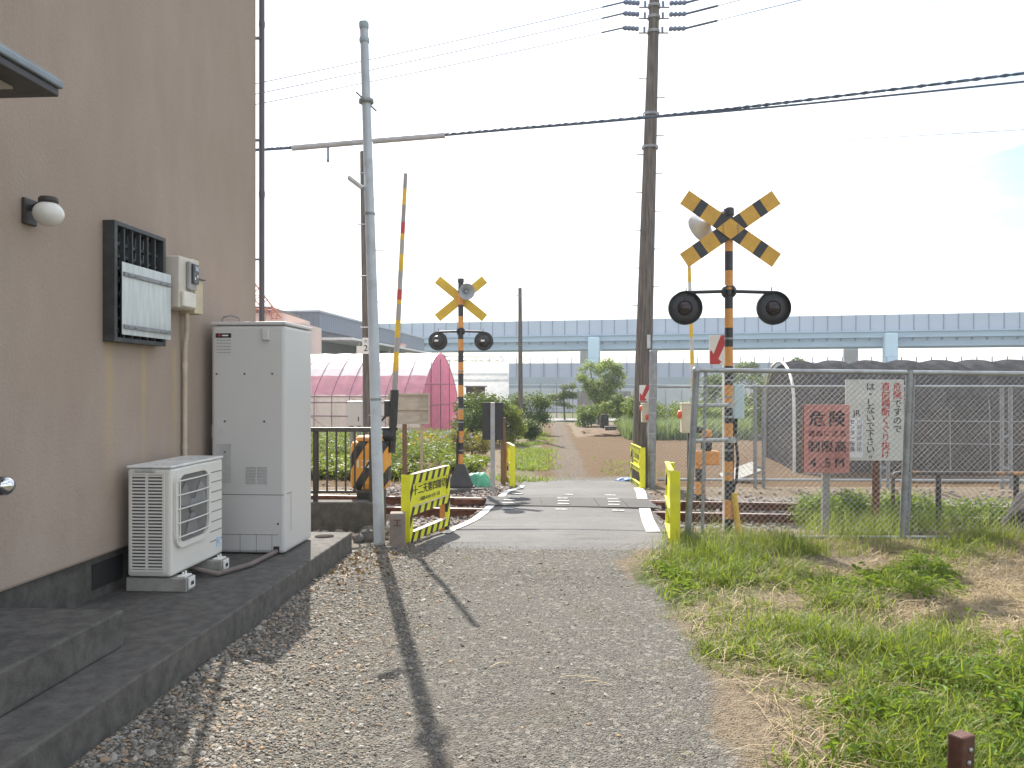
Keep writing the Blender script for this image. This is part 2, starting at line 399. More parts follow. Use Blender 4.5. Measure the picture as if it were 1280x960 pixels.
# ------------------------------------------------------------------ stones
def ico():
    b = bmesh.new(); bmesh.ops.create_icosphere(b, subdivisions=1, radius=1); b.verts.index_update()
    v = np.array([x.co[:] for x in b.verts]); f = np.array([[q.index for q in x.verts] for x in b.faces]); b.free(); return v, f
IV, IF = ico()
def stones(name, mat, pts, sizes, flat=.6):
    n = len(pts); V = np.empty((n, len(IV), 3)); sizes = np.asarray(sizes)
    for i in range(n):
        q = Euler((random.uniform(-.5, .5), random.uniform(-.5, .5), random.uniform(0, 6.3))).to_matrix()
        v = IV*rng.uniform(.72, 1.2, (len(IV), 1))*np.array([random.uniform(.7, 1.25), random.uniform(.7, 1.1), flat*random.uniform(.7, 1.2)])
        V[i] = (v @ np.array(q).T)*sizes[i]+np.array(pts[i])
    F = (IF[None]+(np.arange(n)*len(IV))[:, None, None]).reshape(-1, 3)
    me = bpy.data.meshes.new(name); me.from_pydata(V.reshape(-1, 3).tolist(), [], F.tolist()); me.materials.append(mat)
    o = bpy.data.objects.new(name, me); C.objects.link(o); return o
def stonemat(name, a, b, c):
    m, nt = nodes(name); g = nt.nodes.new('ShaderNodeNewGeometry'); r = g.outputs['Random Per Island']
    col = mixc(nt, r, a, b); r2 = math_(nt, 'FRACT', math_(nt, 'MULTIPLY', r, 37.7)); col = mixc(nt, ramp(nt, r2, .7, .9), col, c)
    n = noise(nt, coord(nt), 120, 3); col = mixc(nt, math_(nt, 'MULTIPLY', n, .4), col, (.12, .11, .1)); finish(nt, col, .8, spec=.35); return m
def gravel():
    pts = []; sz = []
    while len(pts) < 34000:
        y = 2.6+5.9*random.random()**1.5; x = random.uniform(-2.1, 1.25)
        if x < -2.1+.07*y+.02: continue
        edge = (x+2.1-.07*y)
        big = math.exp(-edge*1.5)
        if x > 1.0+.25*nz(x, y, 1.2, 4) and random.random() < .8: continue
        s = random.uniform(.0035, .008)*(1+1.9*big*random.random()**2)
        if random.random() < .02+.05*big: s *= random.uniform(1.4, 2.4)
        mid = float(sstep(-1.1, -.1, x))
        if mid > .5 and random.random() < .35: continue
        s *= 1-.3*mid
        if y > 7.7 and random.random() < (y-7.6)*1.6: continue
        pts.append((x, y, G(x, y)+s*.2+(.012 if y > 7.75 else 0))); sz.append(s)
    tag(stones('gravel', stonemat('mixed grey brown gravel', (.06, .055, .047), (.35, .33, .29), (.34, .25, .16)), pts, sz, .55), 'loose grey and brown gravel of the lane beside the house', 'gravel', kind='stuff')
    pts = []; sz = []
    while len(pts) < 2300:
        y = 2.6+5.2*random.random()**1.4; e = random.expovariate(1.9); x = -2.1+.07*y+.02+e
        if x > .9: continue
        s = random.uniform(.008, .019); pts.append((x, y, G(x, y)+s*.12)); sz.append(s)
    tag(stones('pebbles', stonemat('pale worn pebbles', (.13, .12, .10), (.46, .43, .38), (.38, .25, .14)), pts, sz, .5), 'larger pale pebbles lying along the terrace side of the lane', 'pebbles', kind='stuff')
    pts = []; sz = []
    for k in range(9000):
        x = random.uniform(-7, 11); y = track_c(x)+random.gauss(0, 1.25)
        if road_l(y)-.08 < x < road_r(y)+.08: continue
        s = random.uniform(.02, .042); pts.append((x, y, G(x, y)+random.uniform(-.01, .02))); sz.append(s)
    for k in range(2600):
        x = random.uniform(-2.6, .0); y = random.uniform(13.2, 15.6)
        if x > road_l(y)-.1: continue
        pts.append((x, y, G(x, y)+random.uniform(-.01, .03))); sz.append(random.uniform(.02, .05))
    for k in range(900):
        x = random.uniform(-2.2, -.7); y = random.uniform(8.3, 11)
        if x > road_l(y)-.1: continue
        pts.append((x, y, G(x, y)+random.uniform(-.01, .03))); sz.append(random.uniform(.02, .045))
    tag(stones('ballast_gravel', stonemat('rusty track ballast', (.16, .13, .11), (.40, .37, .34), (.24, .16, .12)), pts, sz, .8), 'coarse rusty ballast stones along the railway track', 'ballast', kind='stuff')
gravel()

# ------------------------------------------------------------------ house and what hangs on it
HR = -math.atan(.07); HC = math.cos(HR)
def stucco():
    m, nt = nodes('beige pink stucco'); tc = nt.nodes.new('ShaderNodeTexCoord'); co = tc.outputs['Object']
    mp = nt.nodes.new('ShaderNodeMapping'); mp.inputs['Scale'].default_value = (1, 1.6, .6); L(nt, co, mp.inputs[0])
    a = noise(nt, mp.outputs[0], 1.3, 7, .62); b = noise(nt, co, 38, 5, .75); big = noise(nt, co, .6, 3)
    c = mixc(nt, ramp(nt, a, .3, .75), (.375, .300, .248), (.43, .352, .294)); c = mixc(nt, math_(nt, 'MULTIPLY', ramp(nt, big, .35, .7), .5), c, (.37, .285, .225))
    sp = nt.nodes.new('ShaderNodeSeparateXYZ'); L(nt, co, sp.inputs[0])
    c = mixc(nt, math_(nt, 'MULTIPLY', ramp(nt, noise(nt, co, 95, 3, .8), .42, .68), .22), c, (.25, .20, .165))
    low = math_(nt, 'MULTIPLY', math_(nt, 'LESS_THAN', sp.outputs[2], .95), math_(nt, 'MULTIPLY', ramp(nt, noise(nt, co, 3.2, 7, .7), .45, .7), .3)); c = mixc(nt, low, c, (.26, .20, .15))
    st = None                                          # rusty run-off streaks below the window
    wob = math_(nt, 'MULTIPLY', math_(nt, 'SUBTRACT', noise(nt, mp.outputs[0], 9, 4), .5), .12)
    for yc, w, in ((5.42, .09), (5.86, .06), (6.32, .05)):
        d = math_(nt, 'ABSOLUTE', math_(nt, 'ADD', math_(nt, 'SUBTRACT', sp.outputs[1], yc), wob))
        s = math_(nt, 'SUBTRACT', 1.0, ramp(nt, d, 0, w)); st = s if st is None else math_(nt, 'MAXIMUM', st, s)
    zz = math_(nt, 'MULTIPLY', math_(nt, 'LESS_THAN', sp.outputs[2], 1.9), ramp(nt, sp.outputs[2], .5, 1.8))
    c = mixc(nt, math_(nt, 'MULTIPLY', math_(nt, 'MULTIPLY', st, zz), .5), c, (.50, .37, .19))
    finish(nt, c, .92, 0, b, .8, .011, spec=.2); return m
H = thing('house', 'tall beige stucco house with a grey concrete plinth, filling one side of the view', 'house', (-3.10, 0, 0), HR)
MB().bb((-7, -2.2, .47), (0, 7.98, 7.4), .02).build('wall', stucco(), H)
m = MB().bb((-6.95, -2.15, -.3), (-.05, 7.93, .468)); m.build('plinth', K['conc'], H)
v = MB().bb((-.06, 5.3, .25), (-.044, 5.66, .42)); v.build('plinth_vent', K['darkvoid'], H)
MB().bb((-7.03, -2.23, 7.402), (.03, 8.01, 7.5)).build('roof', K['bronze'], H)
cn = MB().bb((0, 2.2, 3.02), (.60, 3.98, 3.06), .006); cn.bb((0, 2.2, 3.062), (.615, 3.995, 3.10), .008, 1); cn.bb((.0, 2.2, 3.102), (.60, 3.98, 3.115), .004, 1)
cn = cn.build('canopy', [K['bronze'], M('grey canopy trim', (.22, .25, .27), .45, .3)], H)
MB().bb((.38, 3.35, 3.008), (.47, 3.83, 3.019)).build('light_panel', M('pale lamp cover', (.55, .53, .48), .4), cn)
dp = MB().tube([(.035, 8.03, .15), (.035, 8.03, 7.4)], .028, 12)
for z in (1.9, 3.5, 5.2): dp.tube([(.035, 8.03, z), (.035, 8.03, z+.05)], .032, 12)
dp = dp.build('downpipe', M('dark brown grey downpipe', (.10, .085, .095), .45, 0, .1), H)
for z in (2.86, 4.05, 5.07):
    MB().bb((-.03, 7.985, z), (.03, 8.03, z+.015)).tube([(.0, 8.02, z+.008), (-.05, 8.02, z+.008)], .006, 6).build('pipe_bracket', K['galv2'], dp)
dr = MB().bb((.002, 2.9, .40), (.03, 4.3, 2.6)).bb((.031, 2.98, .41), (.05, 4.22, 2.52), .004).build('door', K['bronze'], H)
kn = MB().lathe([(.0, .0), (.03, 0), (.032, .012), (.012, .02), (.012, .07), (.022, .078), (.044, .095), (.052, .125), (.047, .152), (.028, .17), (0, .176)], (.05, 4.17, 1.085), (1, 0, 0), 24)
kn.build('door_knob', M('chromed metal', (.72, .72, .73), .14, 1.0, .02), dr)
def winpart():
    y0, y1, z0, z1 = 5.34, 6.02, 1.90, 2.71
    w = MB()
    for lo, hi in (((.0, y0, z0), (.085, y0+.035, z1)), ((.0, y1-.035, z0), (.085, y1, z1)), ((0, y0+.036, z1-.03), (.085, y1-.036, z1)), ((0, y0+.036, z0), (.085, y1-.036, z0+.03))): w.bb(lo, hi, .003)
    f = w.build('window', M('weathered dark bronze frame', (.055, .058, .058), .5, .3, .2, 9, dirt=(.14, .15, .14), da=.5), H)
    MB().bb((.002, y0+.036, z0+.031), (.012, y1-.036, z1-.031)).build('pane', M('dark window glass', (.03, .035, .04), .08), f)
    g = MB()
    for k in range(1, 6): 
        y = y0+.035+(y1-y0-.07)*k/6; g.bb((.045, y-.007, z0+.031), (.075, y+.007, z1-.031), .002)
    for k in range(8):
        z = z0+.08+k*.085; g.box((.028, (y0+y1)/2, z), (.03, y1-y0-.08, .012), 0, (0, .6, 0), 1)
    g.build('grille', [M('grille bars', (.06, .06, .062), .5, .3), M('old louvre glass', (.14, .19, .19), .25)], f)
    pm, nt = nodes('weathered clear plastic sheet'); co = coord(nt); n = noise(nt, co, 4, 8, .7); n2 = noise(nt, coord(nt, (1, 6, .8)), 5, 6)
    finish(nt, mixc(nt, ramp(nt, n2, .4, .7), (.47, .51, .50), (.58, .61, .59)), mixc(nt, n, (.08, .08, .08), (.28, .28, .28)))
    MB().bb((.098, y0+.06, 1.95), (.103, y1+.04, 2.44), .002).build('plastic_panel', pm, f)
    for z in (2.36, 2.005):
        b = MB().bb((.105, y0+.07, z-.014), (.117, y1+.03, z+.014), .002)
        b.build('clamp_bar', K['galv2'], f)
        b = MB()
        for y in (y0+.12, y0+.2, y1-.14, y1-.05): b.lathe([(.009, 0), (.009, .006), (.004, .009)], (.118, y, z), (1, 0, 0), 8)
        build_each(b, 'screw', K['galv'], f)
winpart()
def wall_lamp():
    t = thing('wall_lamp', 'round white globe lamp on a dark bracket on the stucco wall', 'wall lamp', Vector((-3.10, 0, 0))+Matrix.Rotation(HR, 3, 'Z') @ Vector((0, 4.60, 2.60)), HR)
    MB().bb((.001, -.055, -.075), (.022, .055, .075), .006).tube([(.02, 0, .02), (.075, 0, .045), (.125, 0, .052)], .018, 8).build('bracket', K['bronze'], t)
    MB().lathe([(.0, .083), (.045, .083), (.052, .075), (.052, .05), (.046, .045)], (.125, 0, 0), n=28).build('cap', K['bronze'], t)
    pr = [(.082*math.sin(a), .072*math.cos(a)*1.0) for a in np.linspace(.42, math.pi, 14)]
    MB().lathe(pr, (.125, 0, -.012), n=32).build('globe', M('opal glass', (.72, .71, .66), .25, 0, .03), t)
wall_lamp()
def hp(lx, ly, z): return Vector((-3.10, 0, 0))+Matrix.Rotation(HR, 3, 'Z') @ Vector((lx, ly, z))
def meter():
    t = thing('electric_meter', 'cream electric meter box with a round-cornered dial window on the stucco wall', 'electric meter', hp(0, 6.28, 2.2), HR)
    MB().bb((.001, -.16, .0), (.14, .07, .40), .012).build('case', M('cream meter case', (.62, .57, .50), .5, 0, .06, dirt=(.4, .33, .22), da=.4), t)
    MB().bb((.141, -.06, .15), (.175, .06, .37), .01).build('window_frame', M('grey clear cover', (.30, .29, .28), .15), t)
    b = MB().bb((.176, -.04, .20), (.195, .055, .355), .008); b.build('meter_face', M('black meter face', (.035, .037, .042), .25), t)
    MB().bb((.1965, -.02, .30), (.199, .035, .335)).build('dial', M('pale dial', (.35, .40, .46), .3), t)
    MB().bb((.1965, .01, .25), (.199, .03, .27)).bb((.1965, -.03, .23), (.199, -.01, .25)).build('mark', K['white'], t)
    MB().bb((.141, -.145, .01), (.17, .06, .13), .01).build('terminal_cover', M('cream cover', (.66, .62, .54), .45), t)
    t2 = thing('junction_box', 'tall narrow yellowed junction box beside the electric meter', 'junction box', hp(0, 6.46, 2.2), HR)
    MB().bb((.001, -.07, -.02), (.13, .08, .26), .008).build('box', M('yellowed plastic', (.55, .46, .30), .5, dirt=(.35, .28, .17)), t2)
    MB().bb((.001, -.06, .262), (.10, .07, .42), .008).build('hood', K['beige'], t2)
    MB().bb((.001, -.075, .258), (.15, .085, .266)).build('lip', K['seam'], t2)
    c = MB().tube([hp(.06, 6.40, 2.185), hp(.05, 6.42, 2.05), hp(.03, 6.43, 1.9), hp(.028, 6.43, .19)], .019, 10)
    for z in (1.75, 1.1): c.tube([hp(.028, 6.43, z), hp(.028, 6.43, z+.04)], .023, 10)
    tag(c.build('conduit', M('cream conduit', (.50, .43, .33), .5, dirt=(.3, .25, .18))), 'thin cream conduit pipe running down the stucco wall below the meter', 'conduit')
    sb = thing('outdoor_socket', 'small grey power socket box on the wall beside the tank', 'socket box', hp(0, 7.0, 1.2), HR)
    MB().bb((.001, -.04, -.06), (.06, .04, .07), .012).build('case', K['tank'], sb); MB().bb((.06, -.03, -.04), (.075, .03, .05), .008).build('cover', K['galv2'], sb)
    MB().tube([(.05, .0, -.06), (.06, 0, -.16), (.02, .02, -.3)], .008, 6).build('cable', K['blk2'], sb)
meter()
# concrete terrace and step
tm = MB()
A = [hp(-.2, -2, 0), hp(1.0-.003, -2, 0), hp(1.0, 7.86, 0), hp(-.2, 7.86, 0)]
def slab(name, lx0, lx1, y0, y1, z0, z1, label, cat, bev=.012):
    t = MB().box(((lx0+lx1)/2, (y0+y1)/2, (z0+z1)/2), (lx1-lx0, y1-y0, z1-z0), bev)
    o = t.build(name, K['conc'], None, (-3.10, 0, 0), (0, 0, HR)); return tag(o, label, cat)
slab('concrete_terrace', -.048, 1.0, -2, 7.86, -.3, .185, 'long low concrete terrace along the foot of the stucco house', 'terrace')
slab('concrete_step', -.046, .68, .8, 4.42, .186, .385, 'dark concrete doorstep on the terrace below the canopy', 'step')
def heat_pump():
    t = thing('outdoor_unit', 'ivory heat pump outdoor unit with side louvres and a fan grille', 'outdoor unit', hp(.08, 5.50, .297), HR)
    ac = K['ac']
    W, D, HH = .31, .82, .76
    MB().bb((0, 0, 0), (W, D, HH-.02), .018).build('casing', ac, t)
    MB().bb((-.006, -.006, HH-.018), (W+.006, D+.006, HH), .008).build('lid', M('ivory lid paint', (.70, .70, .68), .3), t)
    sd = MB().bb((.028, -.004, .05), (W-.045, -.002, HH-.06)); sd = sd.build('side_grille', M('side recess', (.10, .10, .10), .7), t)
    s = MB()
    for k in range(29):
        z = .06+k*.0225; s.box((.143, -.008, z), (.235, .011, .0115), .002)
    for x in (.03, .143, .262): s.bb((x-.009, -.013, .045), (x+.009, -.004, HH-.055), .002)
    s.bb((.022, -.013, .035), (.27, -.004, .05)).bb((.022, -.013, HH-.06), (.27, -.004, HH-.045)); s.build('louvre', ac, sd)
    MB().bb((.06, -.02, HH-.043), (.2, -.004, HH-.022), .004).build('handle', M('grey lid grip', (.45, .45, .44), .5), t)  # grip bar under the lid, a duller grey than the casing
    # fan side faces the lane
    y0, y1, z0, z1 = .05, .55, .20, .70
    fr = MB()
    n = 28
    def rr(cx, cz, hw, hh, rad, x):
        pts = []
        for qx, qz, a0 in ((1, 1, 0), (-1, 1, 90), (-1, -1, 180), (1, -1, 270)):
            for k in range(7):
                a = R(a0+15*k); pts.append((x, cx+qx*(hw-rad)+rad*math.cos(a), cz+qz*(hh-rad)+rad*math.sin(a)))
        return pts
    o1 = rr((y0+y1)/2, (z0+z1)/2, .27, .27, .10, W+.001); o2 = rr((y0+y1)/2, (z0+z1)/2, .27, .27, .10, W+.022); o3 = rr((y0+y1)/2, (z0+z1)/2, .235, .235, .09, W+.022); o4 = rr((y0+y1)/2, (z0+z1)/2, .235, .235, .09, W+.003)
    k = len(o1); fr.add(o1+o2+o3+o4, [(a*k+i, a*k+(i+1) % k, (a+1)*k+(i+1) % k, (a+1)*k+i) for a in range(3) for i in range(k)])
    fr = fr.build('fan_frame', ac, t)
    v = MB(); v.add(o4, [tuple(range(k))]); v.build('fan_well', M('fan well', (.17, .165, .16), .6), fr)
    fb = MB(); cy, cz = (y0+y1)/2, (z0+z1)/2
    for a in range(3):
        b = a*2.094+.5
        fb.prism([(W+.006, cy+r*math.cos(b+o), cz+r*math.sin(b+o)) for r, o in ((.05, -.4), (.21, -.5), (.22, .1), (.20, .45), (.05, .5))], (.004, 0, 0))
    fb.lathe([(.05, .0), (.05, .01), (.03, .014), (0, .015)], (W+.004, cy, cz), (1, 0, 0), 18); fb.build('fan', M('grey fan', (.22, .22, .22), .5), fr)
    g = MB()
    for i in range(5):
        z = z0+.06+i*.097; g.tube([(W+.026, y0-.0, z), (W+.034, (y0+y1)/2, z), (W+.026, y1, z)], .0055, 6)
    for i in range(1): g.tube([(W+.03, y0+.02, z0+.03), (W+.03, y0+.02, z1-.03)], .005, 6)
    g.build('fan_guard', ac, fr)
    gr = MB()
    for i in range(8): gr.bb((W, .60, .12+i*.075), (W+.0015, .80, .126+i*.075))
    gr.build('front_groove', K['seam'], t)
    MB().bb((W+.001, .70, .06), (W+.0025, .77, .14)).build('sticker', M('blue white sticker', (.45, .55, .66), .5, 0, .3, 30), t)
    for y in (.10, .66):
        b = thing('concrete_block', 'concrete support block under the near end of the outdoor unit' if y < .3 else 'concrete support block under the far end of the outdoor unit', 'support block', hp(.08, 5.5+y, .186), HR, 'support blocks of the outdoor unit')
        MB().bb((-.03, -.065, 0), (.40, .065, .096), .008).build('block', K['conc2'], b)
        bk = MB().bb((.325, -.05, .0965), (.385, .05, .107), .002).bb((.402, -.045, .02), (.412, .045, .095), .003); bk.tube([(.355, -.02, .107), (.355, -.02, .13)], .008, 6); bk.tube([(.355, .02, .107), (.355, .02, .13)], .008, 6)
        bk.build('bracket', K['white'], b)
        MB().bb((.4125, -.02, .04), (.414, .02, .065)).build('slot', K['darkvoid'], b)
heat_pump()
def tank():
    t = thing('water_heater_tank', 'tall pale grey water heater cabinet standing on the terrace against the house', 'water heater', hp(.085, 6.78, .186), HR)
    W, D, HH = .64, .70, 1.93; tk = K['tank']; sm = K['seam']
    MB().bb((0, 0, .01), (W, D, HH), .028).build('cabinet', tk, t)
    MB().bb((-.006, -.008, HH+.001), (W+.006, D+.006, HH+.03), .008).build('lid', tk, t)
    s = MB().bb((.03, -.0015, .50), (W-.01, .001, .505)).bb((.04, -.0015, .165), (W-.06, .001, .169))
    for x in (.09, .25, .39, .525): s.bb((x, -.0015, .02), (x+.003, .001, .166))
    s.bb((W, .14, .52), (W+.0015, .143, .18)).bb((W, .03, .505), (W+.0015, .14, .51)); s.build('seam', sm, t)
    MB().bb((W-.19, -.03, 1.80), (W-.13, -.001, 1.90), .008).build('hatch', tk, t)
    MB().bb((.04, -.003, .60), (.175, -.001, .93), .001).build('service_panel', M('service panel', (.47, .47, .46), .4), t)
    p = MB()
    for x, z in ((.05, 1.52), (.29, 1.52), (.53, 1.52), (.12, 1.12), (.46, 1.12), (.12, .86), (.58, .26)): p.lathe([(.008, 0), (.008, .004), (.003, .007)], (x, -.001, z), (0, -1, 0), 8)
    build_each(p, 'screw', K['blk'], t)
    MB().bb((.04, -.003, 1.825), (.175, -.001, 1.862)).build('name_plate', K['blk'], t)
    MB().bb((.062, -.0045, 1.836), (.085, -.0032, 1.851)).bb((.098, -.0045, 1.838), (.15, -.0032, 1.849), 0, 1).build('emblem', [K['red'], K['white']], t)
    lb = MB(); random.seed(4)
    for r in range(5):
        x = .05
        while x < .17: 
            w = random.uniform(.006, .025); lb.bb((x, -.0025, 1.80-r*.026), (min(x+w, .172), -.001, 1.807-r*.026)); x += w+.006
    for r in range(12):
        for cx in (.30, .40):
            x = cx
            while x < cx+.085:
                w = random.uniform(.006, .03); lb.bb((x, -.0025, .73-r*.0125), (min(x+w, cx+.088), -.001, .735-r*.0125)); x += w+.005
    lb.build('printed_label', M('grey print', (.28, .28, .28), .6), t)
    MB().bb((.06, -.003, 1.0), (.11, -.001, 1.13)).build('sticker', M('pale sticker', (.6, .6, .6), .4), t)
    MB().bb((W-.10, -.002, .011), (W-.05, .0, .07)).build('pipe_opening', K['darkvoid'], t)
    w = MB()                                          # wire loop on the lid
    w.tube([(.05, .1, HH+.03), (.06, .1, HH+.075), (.13, .1, HH+.09), (.2, .1, HH+.07), (.21, .1, HH+.03)], .006, 6); w.build('lifting_wire', K['galv2'], t)
    pp = MB().tube([hp(.085+W-.075, 6.79, .215), hp(.62, 6.3, .212), hp(.50, 5.98, .21), hp(.30, 5.98, .25), hp(.25, 5.98, .34)], .02, 8)
    tag(pp.build('insulated_pipe', M('taped brown pipe', (.17, .135, .12), .7, dirt=(.1, .08, .07))), 'brown taped pipe running over the terrace from tank to outdoor unit', 'pipe')
    dl = thing('drain_cover', 'round dark drain cover set in the terrace behind the tank', 'drain cover', hp(.80, 7.62, .1865), HR)
    MB().lathe([(.09, 0), (.09, .003), (0, .0035)], (0, 0, 0), n=24).build('lid', M('rusty drain lid', (.035, .03, .028), .95, spec=.1), dl)
tank()

# ------------------------------------------------------------------ crossing signals
def banded(mb, x, y, z0, z1, r, per=.21, first=0, n=16):
    z = z0; k = first
    while z < z1-1e-4:
        e = min(z1, z+per); mb.tube([(x, y, z), (x, y, e)], r, n, k % 2, cap=(e >= z1-1e-4 or z == z0)); z = e; k += 1
    return mb
def arm_mesh(L_, w, ang, y, spec, th=.006):
    m = MB(); ux = Vector((math.cos(ang), 0, math.sin(ang))); uz = Vector((-math.sin(ang), 0, math.cos(ang)))
    for a, b, k in spec:
        p = [ux*a*L_-uz*w/2, ux*b*L_-uz*w/2, ux*b*L_+uz*w/2, ux*a*L_+uz*w/2]
        m.prism([q+Vector((0, y, 0)) for q in p], (0, th, 0), k)
    return m
def signal_near():
    b = P(911, 660, 8.9); b.z = G(b.x, b.y)
    t = thing('crossing_signal', 'tall railway crossing signal with striped crossbuck, seen from the front beside the fence', 'crossing signal', b, 0, 'crossing signals either side of the track')
    H = 3.62-b.z; gz = -b.z
    m = MB(); banded(m, 0, 0, -.05, 3.50+gz, .046, .212, 0); m.lathe([(.058, 0), (.058, .07), (.05, .085), (0, .088)], (0, 0, 3.50+gz), mi=0); m.build('post', [K['blk'], K['org']], t)
    cz = 3.34+gz; h = .5
    full = [(-.5, -.365, 1), (-.365, -.285, 0), (-.285, -.145, 1), (-.145, .145, 0), (.145, .285, 1), (.285, .365, 0), (.365, .5, 1)]
    a = math.atan2(318, 462)
    for ang, y, sp in ((a, -.062, full), (-a, -.072, [s for s in full if s[2] is not None])):
        mm = arm_mesh(1.235, .178, ang, y, sp); mm.v = [(v[0], v[1], v[2]+cz) for v in mm.v]; mm.build('crossbuck_arm', [K['blk'], K['yel']], t)
    d = MB(); d.prism([(-.155, -.075, cz), (0, -.075, cz-.118), (.155, -.075, cz), (0, -.075, cz+.118)], (0, -.003, 0))
    d = d.build('centre_plate', K['yel'], t)
    bl = MB()
    for x in (-.08, .08):
        for z in (-.035, 0, .035): bl.lathe([(.009, 0), (.009, .006), (0, .008)], (x, -.079, cz+z), (0, -1, 0), 8)
    build_each(bl, 'bolt', K['galv2'], d)
    lamps(t, 2.655+gz, 2.47+gz, .49, .187, front=True)
    hn = MB(); hornm(hn, Vector((-.20, .20, cz+.10)), Vector((-.50, .75, -.42)).normalized(), .19); hn.tube([(0, .03, cz+.2), (-.08, .08, cz+.2), (-.14, .12, cz+.19)], .028, 8); hn.build('horn_speaker', M('pale grey horn', (.42, .44, .45), .45), t)
    c = MB().bb((.055, .0, 1.24+gz), (.175, .12, 1.62+gz), .01); c.build('cable_box', K['bluebox'], t)
    cb = MB().tube([(.10, .06, 1.24+gz), (.09, .05, 1.0+gz), (.11, .03, .8+gz), (.09, .02, .55+gz), (.05, .02, .42+gz)], .016, 8); cb.tube([(.07, .06, 1.24+gz), (.06, .055, .9+gz), (.055, .05, .4+gz)], .014, 8); cb.build('cable', K['blk2'], t)
    MB().tube([(.045, -.05, .42+gz), (.09, -.06, .02)], .034, 12).build('conduit_sleeve', M('yellow pipe', (.62, .40, .03), .5, dirt=(.3, .2, .1)), t)
    cl = MB()
    for z in (1.47, 1.66, 1.25, 1.02, .88, .62, 2.12): cl.lathe([(.05, 0), (.05, .022)], (0, 0, z+gz))
    build_each(cl, 'clamp', K['galv2'], t)
    return t
def hornm(m, o, ax, r):
    m.lathe([(.03, -.22), (.05, -.21), (.055, -.12), (.03, -.09), (.035, -.04), (r*.45, .02), (r*.75, .06), (r, .085), (r*1.02, .09), (r*.98, .088), (r*.7, .055), (r*.4, .015), (.03, -.03), (0, -.03)], o, ax, 26)
    m.lathe([(0, .0), (.03, .0), (.03, .03), (.02, .04), (0, .045)], o, ax, 14)
def lamps(t, za, zl, dx, r, front):
    m = MB().tube([(-dx, 0, za-.01), (-.04, 0, za+.002), (.04, 0, za+.002), (dx, 0, za-.01)], .02, 10)
    m.lathe([(.05, -.05), (.08, -.03), (.08, .03), (.05, .05)], (0, 0, za), (0, 1, 0)); 
    for s in (-1, 1): m.tube([(s*dx, 0, za-.01), (s*dx, 0, zl+.05)], .022, 8).tube([(s*dx*.97, 0, za+.0), (s*dx*.97, 0, za+.05)], .006, 6)
    m.build('lamp_arm', K['blk'], t)
    for s in (-1, 1):
        o = (s*dx, 0, zl); sg = -1 if front else 1
        l = MB().lathe([(r, 0), (r, .012), (r*.98, .016), (r*.45, .018)], o, (0, sg, 0), 36)
        l.lathe([(r, 0), (0, 0)], o, (0, sg, 0), 36); l.lathe([(.0, -.13), (.07, -.125), (.10, -.08), (.105, -.0)], o, (0, sg, 0), 28)
        l = l.build('signal_lamp', K['blk'], t)
        MB().lathe([(r*.98, .014), (r*1.0, .06), (r*.985, .06), (r*.95, .018)], o, (0, sg, 0), 36).build('hood', K['blk'], l)
        MB().lathe([(r*.46, .017), (r*.40, .035), (r*.22, .05), (0, .055)], o, (0, sg, 0), 28).build('lens', M('dark red lens', (.022, .009, .009), .25), l)
        if not front: MB().bb((o[0]-.05, -.134, zl-.016), (o[0]+.02, -.1325, zl+.018)).build('label_plate', K['white'], l)
signal_near()
def signal_far():
    b = P(576, 603, 15.0); b.z = G(b.x, b.y)
    t = thing('crossing_signal', 'crossing signal beyond the track, seen from behind with plain yellow crossbuck and horn', 'crossing signal', b, 0, 'crossing signals either side of the track')
    gz = -b.z
    m = MB(); banded(m, 0, 0, .45, 3.55+gz, .05, .215, 1); m.lathe([(.06, 0), (.06, .07), (0, .08)], (0, 0, 3.55+gz)); m.build('post', [K['blk'], K['org']], t)
    cz = 3.25+gz; a = math.atan2(310, 375)*.99
    for ang, y in ((a, .06), (-a, .068)):
        mm = arm_mesh(1.15, .165, ang, y, [(-.5, .5, 0)]); mm.v = [(v[0], v[1], v[2]+cz) for v in mm.v]; mm.build('crossbuck_arm', M('dull yellow sign back', (.60, .40, .03), .5, 0, .1, dirt=(.3, .2, .06), da=.3), t)
    lamps(t, 2.63+gz, 2.45+gz, .43, .178, front=False)
    hn = MB(); hornm(hn, Vector((.10, -.16, cz+.11)), Vector((.3, -.9, -.12)).normalized(), .15); hn.tube([(0, -.03, cz+.1), (.06, -.06, cz+.1)], .02, 8); hn.build('horn_speaker', M('grey horn', (.30, .33, .36), .45), t)
    hs = MB().tube([(-.07, -.04, .95), (-.07, -.05, .5), (-.10, -.06, .3), (-.2, -.2, .05)], .016, 8).tube([(-.05, -.05, 1.1), (-.06, -.05, .5), (-.05, -.06, .2)], .014, 8); hs.build('cable', K['blk2'], t)
    f = MB(); top = .07; bt = .24; z0, z1 = .09, .48
    vs = [(-bt, -bt, z0), (bt, -bt, z0), (bt, bt, z0), (-bt, bt, z0), (-top, -top, z1), (top, -top, z1), (top, top, z1), (-top, top, z1)]
    f.add(vs, [(0, 1, 2, 3), (4, 5, 6, 7), (0, 1, 5, 4), (1, 2, 6, 5), (2, 3, 7, 6), (3, 0, 4, 7)]); f.bb((-.27, -.27, .06), (.27, .27, .09)); f.build('base_shoe', K['blk'], t)
    MB().box((.02, -.05, -.0), (.75, .75, .12), .015, (0, 0, .2)).build('base_slab', K['conc'], t)
    c = MB()
    for z in (1.5, 1.25, .95, .72, 2.2): c.lathe([(.055, 0), (.055, .025)], (0, 0, z))
    build_each(c, 'clamp', K['galv2'], t)
signal_far()

